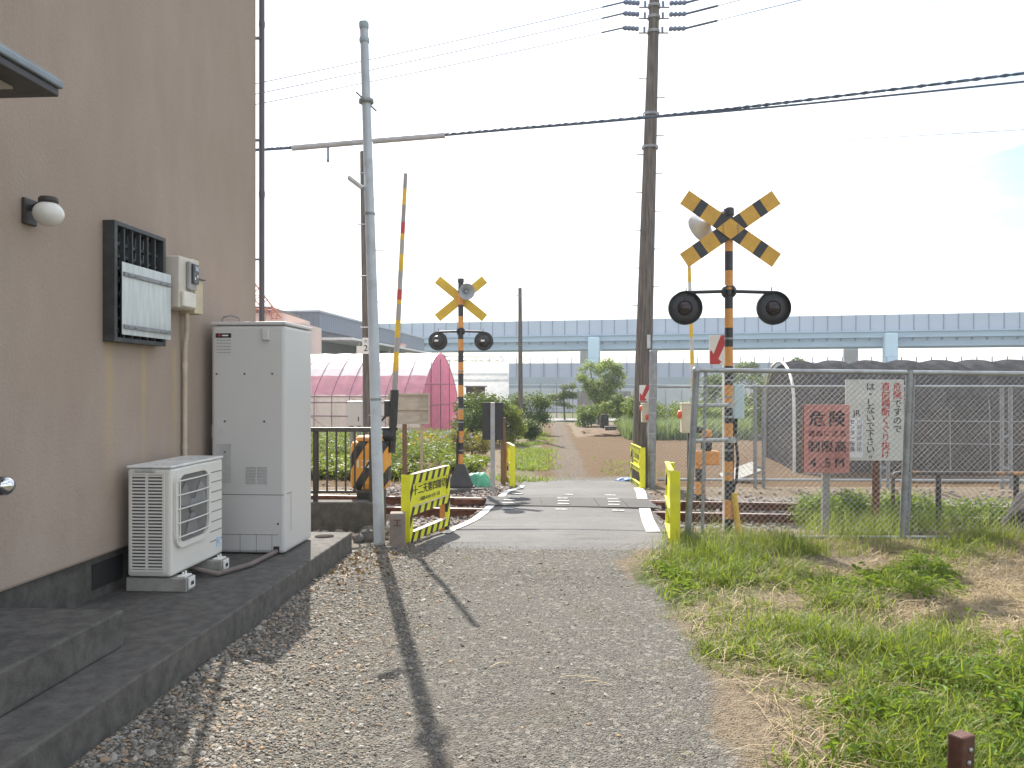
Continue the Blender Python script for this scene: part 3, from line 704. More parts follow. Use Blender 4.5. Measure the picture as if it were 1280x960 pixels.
# ------------------------------------------------------------------ barriers
def boom(mb, a, b, n, r0, r1, seq):
    a = Vector(a); b = Vector(b)
    for i in range(n):
        p, q = a.lerp(b, i/n), a.lerp(b, (i+1)/n); mb.tube([p, q], [r0+(r1-r0)*i/n, r0+(r1-r0)*(i+1)/n], 10, seq[i % len(seq)], cap=(i in (0, n-1)))
    return mb
def barrier_big():
    D = 9.5; b = P(466, 0, D); b.z = G(b.x, b.y)
    t = thing('barrier_machine', 'raised level crossing barrier with a rounded orange and black striped machine box', 'crossing barrier', b, 0, 'level crossing barriers')
    k = D/14.2; z0 = P(0, 611, D).z-b.z; z1 = P(0, 546, D).z-b.z
    MB().bb((-.36*k, -.28*k, z0), (.30*k, .28*k, z1-.03), .075).build('machine_box', K['hazard_box'], t)
    MB().lathe([(.29*k, 0), (.29*k, .03), (.24*k, .055), (0, .06)], (-.01, 0, z1-.04), n=26).build('lid', K['org'], t)
    tx = MB(); glyphs(tx, '132', (-.075, -.28*k-.002, (z0+z1)/2+.0), (1, 0, 0), (0, 0, 1), .13, bold=.02); tx.build('number', K['white'], t)
    MB().bb((-.17, -.13, -.2), (.14, .13, z0-.001), .01).build('stand', K['blk'], t)
    x0 = .29*k; m = (z0+z1)/2
    root = P(490, 553, D-.06)-b; tip = P(507, 217, D-.06)-b; u = (tip-root).normalized()
    hk = MB().tube([root-u*.12, root+u*.22], .045, 10).tube([root+u*.2, root+u*.62], .05, 10).lathe([(.07, 0), (.07, .13)], (x0-.06, -.06, root.z+.08), (1, 0, 0))
    hk.box((x0-.05, -.05, root.z+.16), (.32, .05, .035), .008).box((root.x-.055, -.04, root.z+.40), (.07, .09, .19), .01).tube([(root.x-.13, -.04, root.z+.25), (root.x-.06, -.04, root.z+.33)], .013, 6).build('arm_bracket', K['blk'], t)
    cuts = [553, 495, 464, 440, 422, 400, 380, 375, 362, 339, 318, 300, 292, 278, 256, 236, 217]; cols = [0, 0, 1, 0, 1, 0, 1, 3, 0, 1, 0, 1, 3, 2, 1, 0]
    bm_ = MB()
    for y0, y1, c in zip(cuts[:-1], cuts[1:], cols):
        f0, f1 = (553-y0)/336, (553-y1)/336; bm_.tube([root.lerp(tip, f0), root.lerp(tip, f1)], [.037-.014*f0, .037-.014*f1], 10, c)
    bm_.build('boom', [M('grey boom', (.34, .32, .31), .5), M('boom yellow', (.66, .42, .03), .5), M('boom grey', (.27, .255, .25), .5), K['red']], t)
barrier_big()
def barrier_small():
    b = P(880, 625, 13.6); b.z = G(b.x, b.y)
    t = thing('barrier_machine', 'raised level crossing barrier on a thin striped post behind the chain-link fence', 'crossing barrier', b, 0, 'level crossing barriers')
    m = MB(); banded(m, -.06, 0, -.1, .62, .085, .22, 0); m.build('stand', [K['blk'], K['org']], t)
    MB().bb((-.16, -.12, .62), (.24, .14, .86), .03).build('machine_box', K['org'], t)
    m = MB(); m.bb((-.04, -.1, .861), (.12, .1, 1.08), .04, 1).bb((-.04, -.1, 1.081), (.12, .1, 1.22), .04, 0); m.build('motor_cover', [K['org'], K['blk']], t)
    tip = P(861, 318, 13.6)-b; root = P(867, 508, 13.6)-b
    MB().tube([root+Vector((.0, 0, -.45)), root+Vector((0, 0, .12))], .04, 10).box((root.x+.07, 0, root.z-.40), (.2, .08, .1), .01).build('arm_bracket', K['blk'], t)
    boom(MB(), root, tip, 11, .036, .03, [0, 1]).build('boom', [M('boom white', (.50, .49, .47), .5), M('boom yellow', (.70, .45, .02), .5)], t)
barrier_small()

# ------------------------------------------------------------------ striped guard boards
def guard_board(p0, p1, h, label, text=None, near=0):
    p0 = Vector(p0); p1 = Vector(p1); d = p1-p0; Ln = math.hypot(d.x, d.y); rz = math.atan2(d.y, d.x)
    p0.z = min(G(p0.x, p0.y), zroad(p0.y)+0.0)-.0
    t = thing('guard_board', label, 'guard board', p0, rz, 'yellow and black guard boards at the corners of the crossing')
    hz = K['hazard']; w = .075; th = .03
    for a in (0, Ln-w):                                # stiles with yellow end faces
        m = MB().bb((a, -th/2, -.05), (a+w, th/2, h), .002); m.build('stile', hz, t)
    m = MB()
    zs = ((h-.10, h-.001), (h*.40, h*.52), (.02, .11))
    for z0, z1 in zs: m.bb((w+.001, -th/2+.002, z0), (Ln-w-.001, th/2-.002, z1)).bb((w+.001, -th/2-.012, z1), (Ln-w-.001, th/2+.01, z1+.006), 0, 1)
    m.build('rail', [hz, K['yel2'] if near == 1 else M('weathered pale edge', (.62, .52, .40), .6)], t)
    MB().bb((w+.004, .001, h*.52+.008), (Ln-w-.004, .010, h-.102)).build('text_panel', K['yel2'], t)
    pk = K['org']
    for i, a in enumerate((.0, Ln-.07)): MB().bb((a, th/2+.002, -.2), (a+.07, th/2+.07, h-.01), .004).build('back_post', K['yel2'] if i == near or not text and near == 1 else M('orange timber post', (.55, .25, .07), .7, dirt=(.3, .15, .06)), t)
    ex = -.004 if near == 0 else Ln+.001
    MB().bb((ex, -th/2, -.05), (ex+.003, th/2+.07, h+.003)).build('end_plate', K['yel2'], t)
    if text:
        g = MB(); zc = (h*.52+h-.1)/2
        glyphs(g, text[0], (Ln/2, -.0005, zc+.035), (1, 0, 0), (0, 0, 1), .108, wx=(Ln-2*w-.04)/(7*.108), bold=.028)
        glyphs(g, text[1], (Ln/2, -.0005, zc-.065), (1, 0, 0), (0, 0, 1), .048, wx=.95, bold=.01)
        g.build('lettering', K['blk'], t)
    return t
q0 = P(511, 680, 8.12); q1 = P(561, 659, 9.15)
guard_board((q0.x, q0.y, 0), (q1.x, q1.y, 0), .70, 'yellow and black striped guard board lettered in black, beside the grey steel pole', ('十二天第四踏切', '川越線 4K760M 大宮〜日進'))
guard_board((1.76, 9.1, 0), (1.60, 8.02, 0), .80, 'yellow guard board seen end-on beside the chain-link fence', None, 1)
q0 = P(801, 611, 15.0); q1 = P(789, 607, 16.2)
guard_board((q1.x, q1.y, 0), (q0.x, q0.y, 0), .80, 'yellow and black guard board beyond the track in front of the wooden utility pole', ('十二天第四踏切', '川越線 4K760M 大宮〜日進'), 1)
q0 = P(643, 605, 15.4); q1 = P(634, 601, 16.5)
guard_board((q0.x, q0.y, 0), (q1.x, q1.y, 0), .80, 'yellow guard board seen end-on beyond the track by the brown timber post')

# ------------------------------------------------------------------ poles and wires
def grey_pole():
    b = P(475, 681, 8.1); b.z = G(b.x, b.y); top = P(455, 36, 8.1)-b
    t = thing('steel_pole', 'slim pale grey steel pole leaning slightly beside the concrete terrace', 'pole', b)
    MB().tube([(0, 0, -.2), top*.35, top*.7, top], [.058, .055, .048, .042], 18).build('pole', K['polegrey'], t)
    ax = top.normalized()
    MB().lathe([(.046, -.0), (.05, .02), (.05, .06), (.04, .075), (0, .078)], top, ax).lathe([(.048, -.14), (.052, -.13), (.052, -.1), (.048, -.09)], top, ax).build('cap', M('blue grey cap', (.35, .43, .46), .5), t)
    r = MB(); c = top*((P(459, 127, 8.1)-b).z/top.z); r.lathe([(.05, -.02), (.075, -.015), (.075, .02), (.05, .025)], c, ax); r.tube([c+Vector((-.10, -.02, .09)), c+Vector((.10, .02, -.09))], .009, 6)
    c2 = top*.64; r.lathe([(.053, -.01), (.056, 0), (.053, .015)], c2, ax); c3 = top*.28; r.lathe([(.058, -.01), (.06, 0), (.058, .015)], c3, ax); r.build('band', K['galv2'], t)
    lp = MB(); c = top*((P(459, 236, 8.1)-b).z/top.z); lp.tube([c, c+Vector((-.06, -.03, .02))], .014, 8); lp.box(c+Vector((-.13, -.06, .05)), (.17, .09, .035), .012, (0, .62, .2)); lp.build('flood_lamp', M('pale lamp housing', (.55, .56, .55), .4), t)
    st = MB()
    for k in range(7):
        c = top*(.42+.05*k); s = 1 if k % 2 else -1
        st.tube([c, c+Vector((s*.13, 0, 0))], .0055, 5)
    build_each(st, 'step_bolt', K['galv2'], t)
grey_pole()
def rail_pole():
    b = P(464, 560, 16.5); b.z = G(b.x, b.y); top = P(456, 190, 16.5)-b
    t = thing('wooden_pole', 'brown wooden pole with a small white number plate behind the grey steel pole', 'pole', b)
    MB().tube([(0, 0, -.2), top*.5, top], [.15, .125, .10], 14).build('pole', K['wood'], t)
    c = top*((P(459, 433, 16.5)-b).z/top.z)+Vector((0, -.14, 0))
    pl = MB().bb(c+Vector((-.10, -.012, -.16)), c+Vector((.13, 0, .17))).bb(c+Vector((-.22, -.01, -.16)), c+Vector((-.101, 0, .0))).build('number_plate', K['white'], t)
    g = MB(); glyphs(g, '大宮', c+Vector((.015, -.013, .09)), (1, 0, 0), (0, 0, 1), .09); glyphs(g, '24', c+Vector((.015, -.013, -.05)), (1, 0, 0), (0, 0, 1), .18, bold=.02); g.build('number', K['blk'], pl)
    bd = MB()
    for z in (1.0, 1.35, 1.9): bd.lathe([(.155-.012*z, 0), (.155-.012*z, .03)], (0, 0, z))
    build_each(bd, 'band', K['galv'], t)
rail_pole()
INS = M('blue grey insulator', (.16, .20, .30), .35)
UB = P(800, 604, 16.0); UB.z = G(UB.x, UB.y); UT = P(820, -70, 16.0)
def utility_pole():
    t = thing('utility_pole', 'tall weathered wooden utility pole with wire insulators standing beyond the track', 'utility pole', UB)
    top = UT-UB; MB().tube([(0, 0, -.3), top*.2, top*.5, top], [.185, .172, .145, .09], 20).build('pole', K['wood'], t)
    ends = []
    for py in (8, 22, 40):
        c = top*((P(815, py, 16)-UB).z/top.z)
        a = MB().tube([c+Vector((-.30, -.0, -.02)), c+Vector((.30, 0, -.02))], .016, 8).lathe([(.125, -.03), (.125, .03)], c, top.normalized()); a = a.build('cross_arm', K['galv2'], t)
        for s in (-1, 1):
            i = MB(); e = c+Vector((s*.30, -.03, .05)); f = c+Vector((s*.62, -.12, .03 if s < 0 else .02))
            i.tube([c+Vector((s*.18, 0, -.02)), c+Vector((s*.18, 0, .10))], .025, 8)
            for k in range(4):
                q = e.lerp(f, k/4); i.lathe([(.025, 0), (.045, .01), (.05, .05), (.03, .085)], q, (f-e).normalized(), 12)
            i.build('insulator', INS, a); ends.append((s, UB+f))
    st = MB()
    for k in range(13):
        c = top*(.33+.035*k); s = 1 if k % 2 else -1; st.tube([c, c+Vector((s*.27, -.02, 0))], .011, 5)
    build_each(st, 'step_bolt', K['galv2'], t)
    c = top*((P(800, 428, 16)-UB).z/top.z); MB().bb(c+Vector((.02, -.215, -.13)), c+Vector((.09, -.20, .14))).build('number_plate', M('pale plate', (.46, .50, .50), .5), t)
    bd = MB()
    for py in (145, 186): 
        c = top*((P(810, py, 16)-UB).z/top.z); bd.lathe([(.165, 0), (.165, .05)], c, top.normalized())
    build_each(bd, 'band', K['galv2'], t)
    return ends
ends = utility_pole()
WIRE = M('blue black wire', (.06, .085, .13), .45)
def sag(a, b, s, n=24):
    a = Vector(a); b = Vector(b); return [a.lerp(b, i/n)+Vector((0, 0, -s*4*(i/n)*(1-i/n))) for i in range(n+1)]
names = ['top', 'middle', 'lowest']; li = ri = 0
for s, e in ends:
    if s < 0:
        far = P(325, 94+13*li, 12.5); far = e+(far-e)*2.2
        w = MB().tube(sag(e, far, .12), .0065, 6).tube(sag(e, far, .12)[:1]+[Vector(sag(e, far, .12)[0]).lerp(Vector(sag(e, far, .12)[1]), k) for k in (.4, .8)], .016, 8)
        tag(w.build('overhead_wire', WIRE), f'thin {names[li]} wire of three slanting down to the left from the wooden utility pole', 'overhead wire', 'three wires left of the wooden utility pole'); li += 1
    else:
        far = e+Vector((26, -16, 1.2)); pts = sag(e, far, .3)
        w = MB().tube(pts, .0065, 6).tube([pts[0], Vector(pts[0]).lerp(pts[1], .5)], .022, 8)
        tag(w.build('overhead_wire', WIRE), f'thin {names[ri]} wire of three leading away right from the wooden utility pole', 'overhead wire', 'three wires right of the wooden utility pole'); ri += 1
def cable():
    a = P(160, 195.5, 15.6); t = thing('overhead_cable', 'thick twisted overhead cable running from behind the house past the wooden utility pole', 'overhead cable', a)
    pts = [P(px, py, 15.6-max(0, px-820)*.0022) for px, py in ((160, 195.5), (325, 187), (370, 184), (460, 176), (560, 168), (640, 161), (720, 154.5), (815, 146), (900, 137.5), (1000, 126), (1140, 109), (1280, 91.5), (1500, 62), (1900, 4))]
    pts2 = [Vector(p)-Vector((0, 0, .012+.0*i+max(0, (p.x-2.9))*.022)) for i, p in enumerate(pts)]
    def dense(ps):
        o = []
        for p, q in zip(ps[:-1], ps[1:]):
            for k in range(12): o.append(Vector(p).lerp(Vector(q), k/12))
        return o+[ps[-1]]
    d = [p-Vector(a) for p in dense(pts)]; m = MB()
    for ph in (0, math.pi):
        m.tube([p+Vector((0, .018*math.sin(i*2.1+ph), .018*math.cos(i*2.1+ph))) for i, p in enumerate(d)], .018, 6)
    m.build('twisted_wires', WIRE, t)
    MB().tube([p-Vector(a) for p in dense(pts2)], .020, 6).build('messenger_wire', WIRE, t)
    for i0, i1 in (((P(365, 184.8, 15.55)), (P(454, 177, 15.55))), ((P(466, 176.1, 15.55)), (P(556, 168.8, 15.55)))):
        MB().tube([Vector(i0)-Vector(a), Vector(i1)-Vector(a)], .058, 10).build('sleeve', M('grey cable sleeve', (.36, .37, .39), .5), t)
    p = P(410, 182, 15.55)-Vector(a); MB().tube([p, p-Vector((0, 0, .30))], .02, 5).lathe([(.02, 0), (.028, .04), (.016, .06)], p-Vector((0, 0, .32))).build('tie', WIRE, t)
cable()
tag(MB().tube([P(690, 190, 20), P(800, 185.5, 19), P(1000, 178, 17.5), P(1300, 161, 15.5), P(1700, 130, 14)], .006, 5).build('overhead_wire', WIRE), 'single faint wire crossing the sky below the thick twisted cable', 'overhead wire')
b = P(651, 546, 31); b.z = G(b.x, b.y); tp = P(650, 360, 31)-b
t = thing('wooden_pole', 'short thin wooden pole standing bare among the bushes by the path', 'pole', b); MB().tube([(0, 0, -.2), tp*.5, tp], [.095, .085, .07], 12).build('pole', K['wood'], t)
MB().lathe([(.074, 0), (.074, .06)], tp*.94).tube([tp*.95+Vector((-.14, 0, 0)), tp*.95+Vector((.08, 0, 0))], .02, 6).build('band', K['galv2'], t)
b = P(814, 616, 15.2); b.z = G(b.x, b.y); tp = P(817, 440, 15.2)-b
t = thing('steel_post', 'thick grey steel post with thin bands standing beside the utility pole', 'post', b); MB().tube([(0, 0, -.2), tp], .075, 18).lathe([(.078, 0), (.078, .03), (0, .035)], tp, tp.normalized()).build('post', K['galv2'], t)
m = MB(); [m.lathe([(.077, 0), (.077, .02)], tp*f, tp.normalized()) for f in (.25, .4, .55, .66, .76)]; build_each(m, 'band', K['galv'], t)

# ------------------------------------------------------------------ fences
def mesh_wire(mb, w, z0, z1, sp, r, skew=None):          # chain-link diagonals in the x-z plane
    h = z1-z0; dx = sp*1.0
    k = -h
    while k < w:
        a, b = max(0, k), min(w, k+h)
        if b-a > .02:
            ph = random.uniform(-.002, .002)
            for sg in (0, 1):
                p = (a, .002*(1-2*sg)+ph, z0+(a-k) if not sg else z1-(a-k)); q = (b, .002*(1-2*sg)+ph, z0+(b-k) if not sg else z1-(b-k)); mb.tube([p, q], r, 3, cap=False, smooth=False)
        k += dx
    return mb
WIREM = M('galvanised mesh wire', (.50, .50, .49), .35, .6, .2, dirt=(.16, .12, .09), da=.4)
def near_fence():
    b = Vector((1.83, 8.33, 0)); b.z = G(1.83, 8.33)
    t = thing('chain_link_fence', 'chain-link fence in front of the track with a leaning steel end post', 'fence', b, R(.5))
    W = 5.2; zt = 1.77-b.z
    MB().tube([(-.02, 0, -.3), (.09, 0, zt)], .036, 14).build('post', K['galv2'], t)
    MB().tube([(.16, .06, -.2), (.20, .06, zt-.02)], .018, 10).build('inner_post', K['galv2'], t)
    for x in (2.23, 4.92): MB().tube([(x, .0, -.3), (x+.09, 0, zt)], .034, 14).tube([(x+.075, .03, -.2), (x+.15, .03, zt)], .02, 10).build('post', K['galv2'], t)
    MB().tube([(.06, 0, zt), (W, 0, zt-.055)], .024, 12).lathe([(.04, -.02), (.045, 0), (.03, .03), (0, .035)], (.09, 0, zt)).build('top_rail', K['galv'], t)
    MB().tube([(.0, .0, .035), (W, 0, .025)], .018, 10).build('bottom_rail', K['galv'], t)
    m = mesh_wire(MB(), W-.08, .07, zt-.02, .062, .0015); m.v = [(v[0]+.06+.07*(v[2]/zt), v[1], v[2]) for v in m.v]; m.build('wire_mesh', WIREM, t, fix=False)
    for z in (1.40, 1.03): MB().tube([(.04, .0, z-b.z), (.52, .22, z-b.z)], .022, 10).lathe([(.05, -.03), (.05, .03)], (.52, .22, z-b.z)).build('brace_bar', K['galv'], t)
near_fence()
def far_fence():
    b = Vector((2.80, 15.35, 0)); b.z = G(2.8, 15.35)
    t = thing('chain_link_fence', 'lower chain-link fence on the far side of the track before the brown field', 'fence', b, R(-1.5))
    W = 8.5; zt = 1.60-b.z; z0 = .16
    for x in (1.85, 4.2, 6.5): 
        m = MB().tube([(x, 0, -.2), (x, 0, zt)], .035, 12).tube([(x+.16, 0, -.2), (x+.16, 0, zt)], .035, 12)
        for z in (.4, 1.0): m.box((x+.08, 0, z), (.2, .02, .05))
        m.build('post', K['galv2'], t)
    MB().tube([(0, 0, zt), (W, 0, zt)], .026, 10).build('top_rail', K['galv'], t); MB().tube([(0, 0, z0), (W, 0, z0)], .026, 10).build('bottom_rail', K['galv'], t)
    m = mesh_wire(MB(), W, z0, zt, .075, .0012); m.build('wire_mesh', WIREM, t, fix=False)
far_fence()
def railing():
    b = Vector((-4.2, 9.0, .31)); t = thing('metal_railing', 'black metal railing with upright bars on the low concrete wall', 'railing', b)
    W = 2.72; MB().bb((0, -.03, .78), (W, .03, .83), .006).build('top_rail', K['bronze'], t); MB().bb((0, -.015, .09), (W, .015, .12), .004).build('bottom_rail', K['bronze'], t)
    for x in (.5, 1.99, W-.54 if False else 2.62): MB().bb((x-.025, -.025, -.0), (x+.025, .025, .779), .004).build('post', K['bronze'], t)
    for k in range(26):
        x = .04+k*.104
        if x < W-.02: MB().bb((x-.009, -.009, .121), (x+.009, .009, .779)).build('baluster', K['bronze'], t)
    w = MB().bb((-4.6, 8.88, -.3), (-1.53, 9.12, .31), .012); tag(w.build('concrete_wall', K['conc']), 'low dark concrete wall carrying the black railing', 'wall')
railing()
for (px, py, d, s, lb) in ((449, 668, 8.25, .10, 'flat grey rock leaning at the corner of the terrace'), (459, 660, 8.6, .13, 'upper grey rock against the low concrete wall'), (461, 672, 8.3, .13, 'large round rock right beside the grey steel pole')):
    p = P(px, py, d); o = stones('rock', M('dark grey rock', (.11, .105, .098), .9, 0, .3, 9, .6, 40), [(0, 0, 0)], [s], .8); o.location = (p.x, p.y, G(p.x, p.y)+s*.35); tag(o, lb, 'rock', 'rocks at the terrace corner')
    md = o.modifiers.new('round', 'SUBSURF'); md.levels = md.render_levels = 1
def marker():
    p = P(497, 683, 8.0); t = thing('boundary_post', 'short square concrete boundary post beside the striped guard board', 'boundary post', (p.x, p.y, G(p.x, p.y)), .1)
    MB().bb((-.075, -.075, -.2), (.075, .075, .335), .012).build('post', M('pinkish worn concrete', (.24, .20, .175), .9, 0, .2, 6, .3, 60, (.10, .08, .07), .6, 6), t)
    g = MB(); glyphs(g, '工', (0, -.0755, .235), (1, 0, 0), (0, 0, 1), .085, bold=.03); g.build('lettering', M('rust brown mark', (.16, .05, .03), .8), t)
marker()
# ------------------------------------------------------------------ signs
def red_sign():
    b = P(1033, 664, 8.75); b.z = G(b.x, b.y); t = thing('warning_sign', 'faded red height limit sign reading 4.5M on a grey post', 'warning sign', b, R(0))
    MB().bb((-.04, .0, -.2), (.04, .05, .72-b.z), .004).build('post', M('grey post', (.27, .26, .25), .7, dirt=(.15, .1, .07)), t)
    x0, x1, z0, z1 = -.255, .245, .655-b.z, 1.40-b.z
    rm = M('sun-faded red board', (.46, .19, .165), .6, 0, .12, 3, dirt=(.2, .06, .035), da=.5, ds=5, stretch=(1, 1, .6))
    p = MB().bb((x0, -.022, z0), (x1, -.002, z1), .002); p.build('board', rm, t)
    e = MB().bb((x0-.012, -.024, z0), (x0-.001, .0, z1)); e.build('edge', K['rust'], t)
    g = MB(); w = x1-x0
    for i, ch in enumerate('危険'): glyphs(g, ch, (x0+w*(.29+.43*i), -.0225, z1-.165), (1, 0, 0), (0, 0, 1), .185, bold=.035)
    for i, ch in enumerate('電線に注意'): glyphs(g, ch, (x0+w*(.17+.17*i), -.0225, z1-.32), (1, 0, 0), (0, 0, 1), .075, 1, bold=.035)
    for i, ch in enumerate('制限高'): glyphs(g, ch, (x0+w*(.22+.29*i), -.0225, z1-.465), (1, 0, 0), (0, 0, 1), .135, bold=.03)
    for x, ch in ((.2, '4'), (.37, '.'), (.52, '5'), (.78, 'M')): glyphs(g, ch, (x0+w*x, -.0225, z1-.64), (1, 0, 0), (0, 0, 1), .145, bold=.03)
    g.build('lettering', [M('worn black lettering', (.05, .035, .035), .6), M('small dark red lettering', (.14, .035, .03), .6)], t)
red_sign()
def white_sign():
    b = P(1096, 648, 9.5); b.z = G(b.x, b.y); t = thing('warning_sign', 'white sign with red and black vertical lettering on a rusty post', 'warning sign', b, R(-1))
    MB().bb((-.035, .0, -.2), (.035, .05, 1.0), .004).build('post', K['rust'], t)
    x0, x1, z0, z1 = -.375, .31, .72-b.z, 1.68-b.z
    wm = M('weathered white board', (.50, .52, .49), .5, 0, .05, 3, dirt=(.30, .31, .28), da=.5, ds=4)
    MB().bb((x0, -.02, z0), (x1, -.001, z1), .003).build('board', wm, t)
    g = MB()
    def col(txt, x, top, st, size, mis, bold=.02):
        for i, ch in enumerate(txt):
            o = (size*.32, size*.32) if ch in '、。' else (0, 0)
            glyphs(g, ch, (x+o[0], -.0208, top-st*i+o[1]), (1, 0, 0), (0, 0, 1), size, mis[i] if isinstance(mis, (list, tuple)) else mis, bold=bold)
    col('危険ですので', .232, z1-.09, .1, .105, [1, 1, 0, 0, 0, 0]); col('直前横断くぐり抜け', .095, z1-.09, .1, .108, 1); col('は、しないで下さい。', -.085, z1-.09, .093, .105, 0)
    glyphs(g, 'JR', (-.245, -.0208, z1-.40), (1, 0, 0), (0, 0, 1), .10, 0, bold=.01)
    MB().bb((-.345, -.0225, z0+.04), (-.175, -.0203, z1-.455)).build('sticker', M('bluish white sticker', (.60, .63, .66), .5), t)
    for i, ch in enumerate('川越保線技術'): glyphs(g, ch, (-.215, -.0228, z1-.50-.066*i), (1, 0, 0), (0, 0, 1), .066, 2, bold=.005)
    for i, ch in enumerate('センター所長'): glyphs(g, ch, (-.30, -.0228, z1-.50-.066*i), (1, 0, 0), (0, 0, 1), .066, 0, bold=.02)
    g.build('lettering', [K['blk'], M('red lettering', (.42, .035, .03), .6), M('grey lettering', (.25, .26, .28), .6)], t)
white_sign()
def arrow_sign(name, label, b, size, d, zc, post_h, group):
    t = thing('arrow_sign', label, 'arrow sign', b, 0, group); w, h = size
    MB().bb((-w/2, -.012, zc-h/2), (w/2, 0, zc+h/2), .002).build('plate', K['white'], t)
    a = MB(); y = -.0135
    def q(u, v): return (-w/2+w*u, y, zc-h/2+h*v)
    a.prism([q(.62, 1), q(.98, 1), q(.98, .88), q(.48, .20), q(.66, .10), q(.52, .02), q(.03, .02), q(.03, .44), q(.10, .5), q(.22, .36)], (0, .0012, 0))
    a.build('arrow', K['red'], t)
    MB().bb((.06, .002, -.2), (.115, .05, zc+h/2-.03), .003).build('post', M('white square post', (.60, .59, .55), .6, dirt=(.3, .25, .2)), t); return t
b = P(898, 640, 9.25); b.z = G(b.x, b.y); arrow_sign('', 'white plate with a red arrow on the near crossing signal post', b, (.215, .34), 0, 2.02-b.z, 0, 'red arrow plates for the emergency buttons')
b = P(806, 604, 15.4); b.z = G(b.x, b.y); arrow_sign('', 'small white plate with a red arrow between the utility pole and steel post', b, (.21, .31), 0, 1.47-b.z, 0, 'red arrow plates for the emergency buttons')
def button_box(px, py0, py1, w, d, label, on_post, side):
    c = P(px, (py0+py1)/2, d); b = Vector((c.x, d, G(c.x, d))); h = (py1-py0)*d/FPX
    t = thing('emergency_button', label, 'emergency button', b, 0, 'beige emergency button boxes'); z = c.z-b.z
    MB().bb((-w/2, -.06, z-h/2), (w/2, .06, z+h/2), .012).bb((-w/2-.006, -.066, z+h/2-.012), (w/2+.006, .066, z+h/2+.004), .004).build('case', K['beige'], t)
    rb = M('orange red button', (.62, .10, .03), .4)
    MB().lathe([(.055, 0), (.055, .03), (.04, .045), (0, .048)], (.02, -.06, z-h*.22) if not side else (-w/2, 0, z+h*.12), (0, -1, 0) if not side else (-1, 0, 0)).build('button', rb, t)
    if not side: MB().lathe([(.05, 0), (.05, .03), (0, .04)], (-w/2, 0, z+h*.25), (-1, 0, 0)).build('lamp', rb, t)
    MB().tube([(w*.15, .0, z-h/2), (w*.2, 0, z-h/2-.12), (w*.1, 0, z-h/2-.3), (w*.1, 0, .0)], .014, 8).build('cable', K['blk2'], t)
    MB().tube([(w*.2, .075, -.2), (w*.2, .075, z+h*.4)], .022, 8).build('post', K['galv2'], t)
button_box(808, 504, 528, .19, 15.45, 'small beige emergency button box under the arrow plate by the utility pole', True, False)
button_box(859, 504, 541, .165, 10.6, 'beige box with a red side button left of the leaning fence post', False, True)
def sign_back():
    b = P(616, 605, 14.6); b.z = G(b.x, b.y); t = thing('road_sign', 'black sign board seen from behind on a grey square post beside the lane', 'sign', b, R(-2))
    z0, z1 = P(0, 550, 14.6).z-b.z, P(0, 503, 14.6).z-b.z
    MB().bb((-.19, .0, z0), (.19, .02, z1), .003).build('board', K['blk'], t); MB().bb((-.04, -.045, -.2), (.04, -.003, z1), .006).build('post', K['galv'], t)
    b = P(629, 602, 15.7); b.z = G(b.x, b.y); zz = P(0, 522, 15.7).z-b.z; tag(MB().box((0, 0, zz/2-.1), (.10, .10, zz+.2), .012).build('timber_post', K['plank'], None, b), 'brown timber post behind the end-on yellow guard board', 'post')
    b = P(505, 600, 14.4); b.z = G(b.x, b.y); t = thing('notice_board', 'beige notice board seen from behind on two posts by the big barrier', 'notice board', b, R(6))
    z0, z1 = P(0, 530, 14.4).z-b.z, P(0, 492, 14.4).z-b.z
    MB().bb((-.28, .0, z0), (.45, .02, z1), .003).build('board', M('greyed plywood', (.42, .37, .31), .8, 0, .15, 3, stretch=(1, 1, 4)), t)
    f = MB()
    for z in (z0, (z0+z1)/2-.02, z1-.03): f.bb((-.29, -.035, z), (.46, -.002, z+.035))
    for x in (-.29, .30, .43): f.bb((x, -.034, z0+.036), (x+.03, -.003, z1-.031))
    f.build('frame', M('pale frame timber', (.40, .36, .28), .8), t)
    MB().bb((-.03, -.02, -.2), (.05, .06, z0-.003), .006).build('post', K['plank'], t); MB().bb((.29, -.02, -.2), (.34, .03, z0-.003), .006).build('post', M('pale timber post', (.36, .30, .20), .8), t)
sign_back()
def cabinet():
    b = P(445, 556, 17.6); b.z = G(b.x, b.y); t = thing('equipment_cabinet', 'pale grey equipment cabinet beside the wooden pole with the number plate', 'cabinet', b, R(4))
    z0, z1 = P(0, 532, 17.6).z-b.z, P(0, 503, 17.6).z-b.z
    MB().bb((-.16, -.15, z0), (.14, .15, z1), .012).build('case', K['tank'], t); MB().bb((-.17, -.16, z1+.001), (.15, .16, z1+.03), .006).build('lid', K['tank'], t); MB().bb((.06, -.155, z0+.1), (.08, -.15, z0+.2)).build('handle', K['blk'], t)
    MB().bb((-.12, -.1, -.2), (-.06, .1, z0)).bb((.04, -.1, -.2), (.10, .1, z0)).build('stand', K['galv2'], t)
cabinet()
def pipe_guard():
    b = P(1114, 664, 10.0); b.z = G(b.x, b.y); t = thing('pipe_guard_rail', 'low pipe guard rail with worn orange paint on its top and posts behind the fence', 'guard rail', b, R(-4))
    zt = .50-b.z+.02; og = M('worn orange paint over steel', (.075, .062, .055), .6, 0, .3, 7, dirt=(.50, .24, .05), da=.9, ds=2.2)
    MB().tube([(.02, 0, -.1), (.02, 0, zt-.05), (.05, 0, zt-.01), (.10, 0, zt), (2.4, 0, zt)], .026, 10).build('top_rail', og, t)
    for x in (.19, .57, 1.5, 2.3): MB().tube([(x, 0, -.2), (x, 0, zt-.02)], .033, 10).build('post', M('orange pipe post', (.45, .20, .035), .6, 0, .3, 7, dirt=(.08, .06, .05), da=.6) if x < .3 else K['bronze'], t)
pipe_guard()
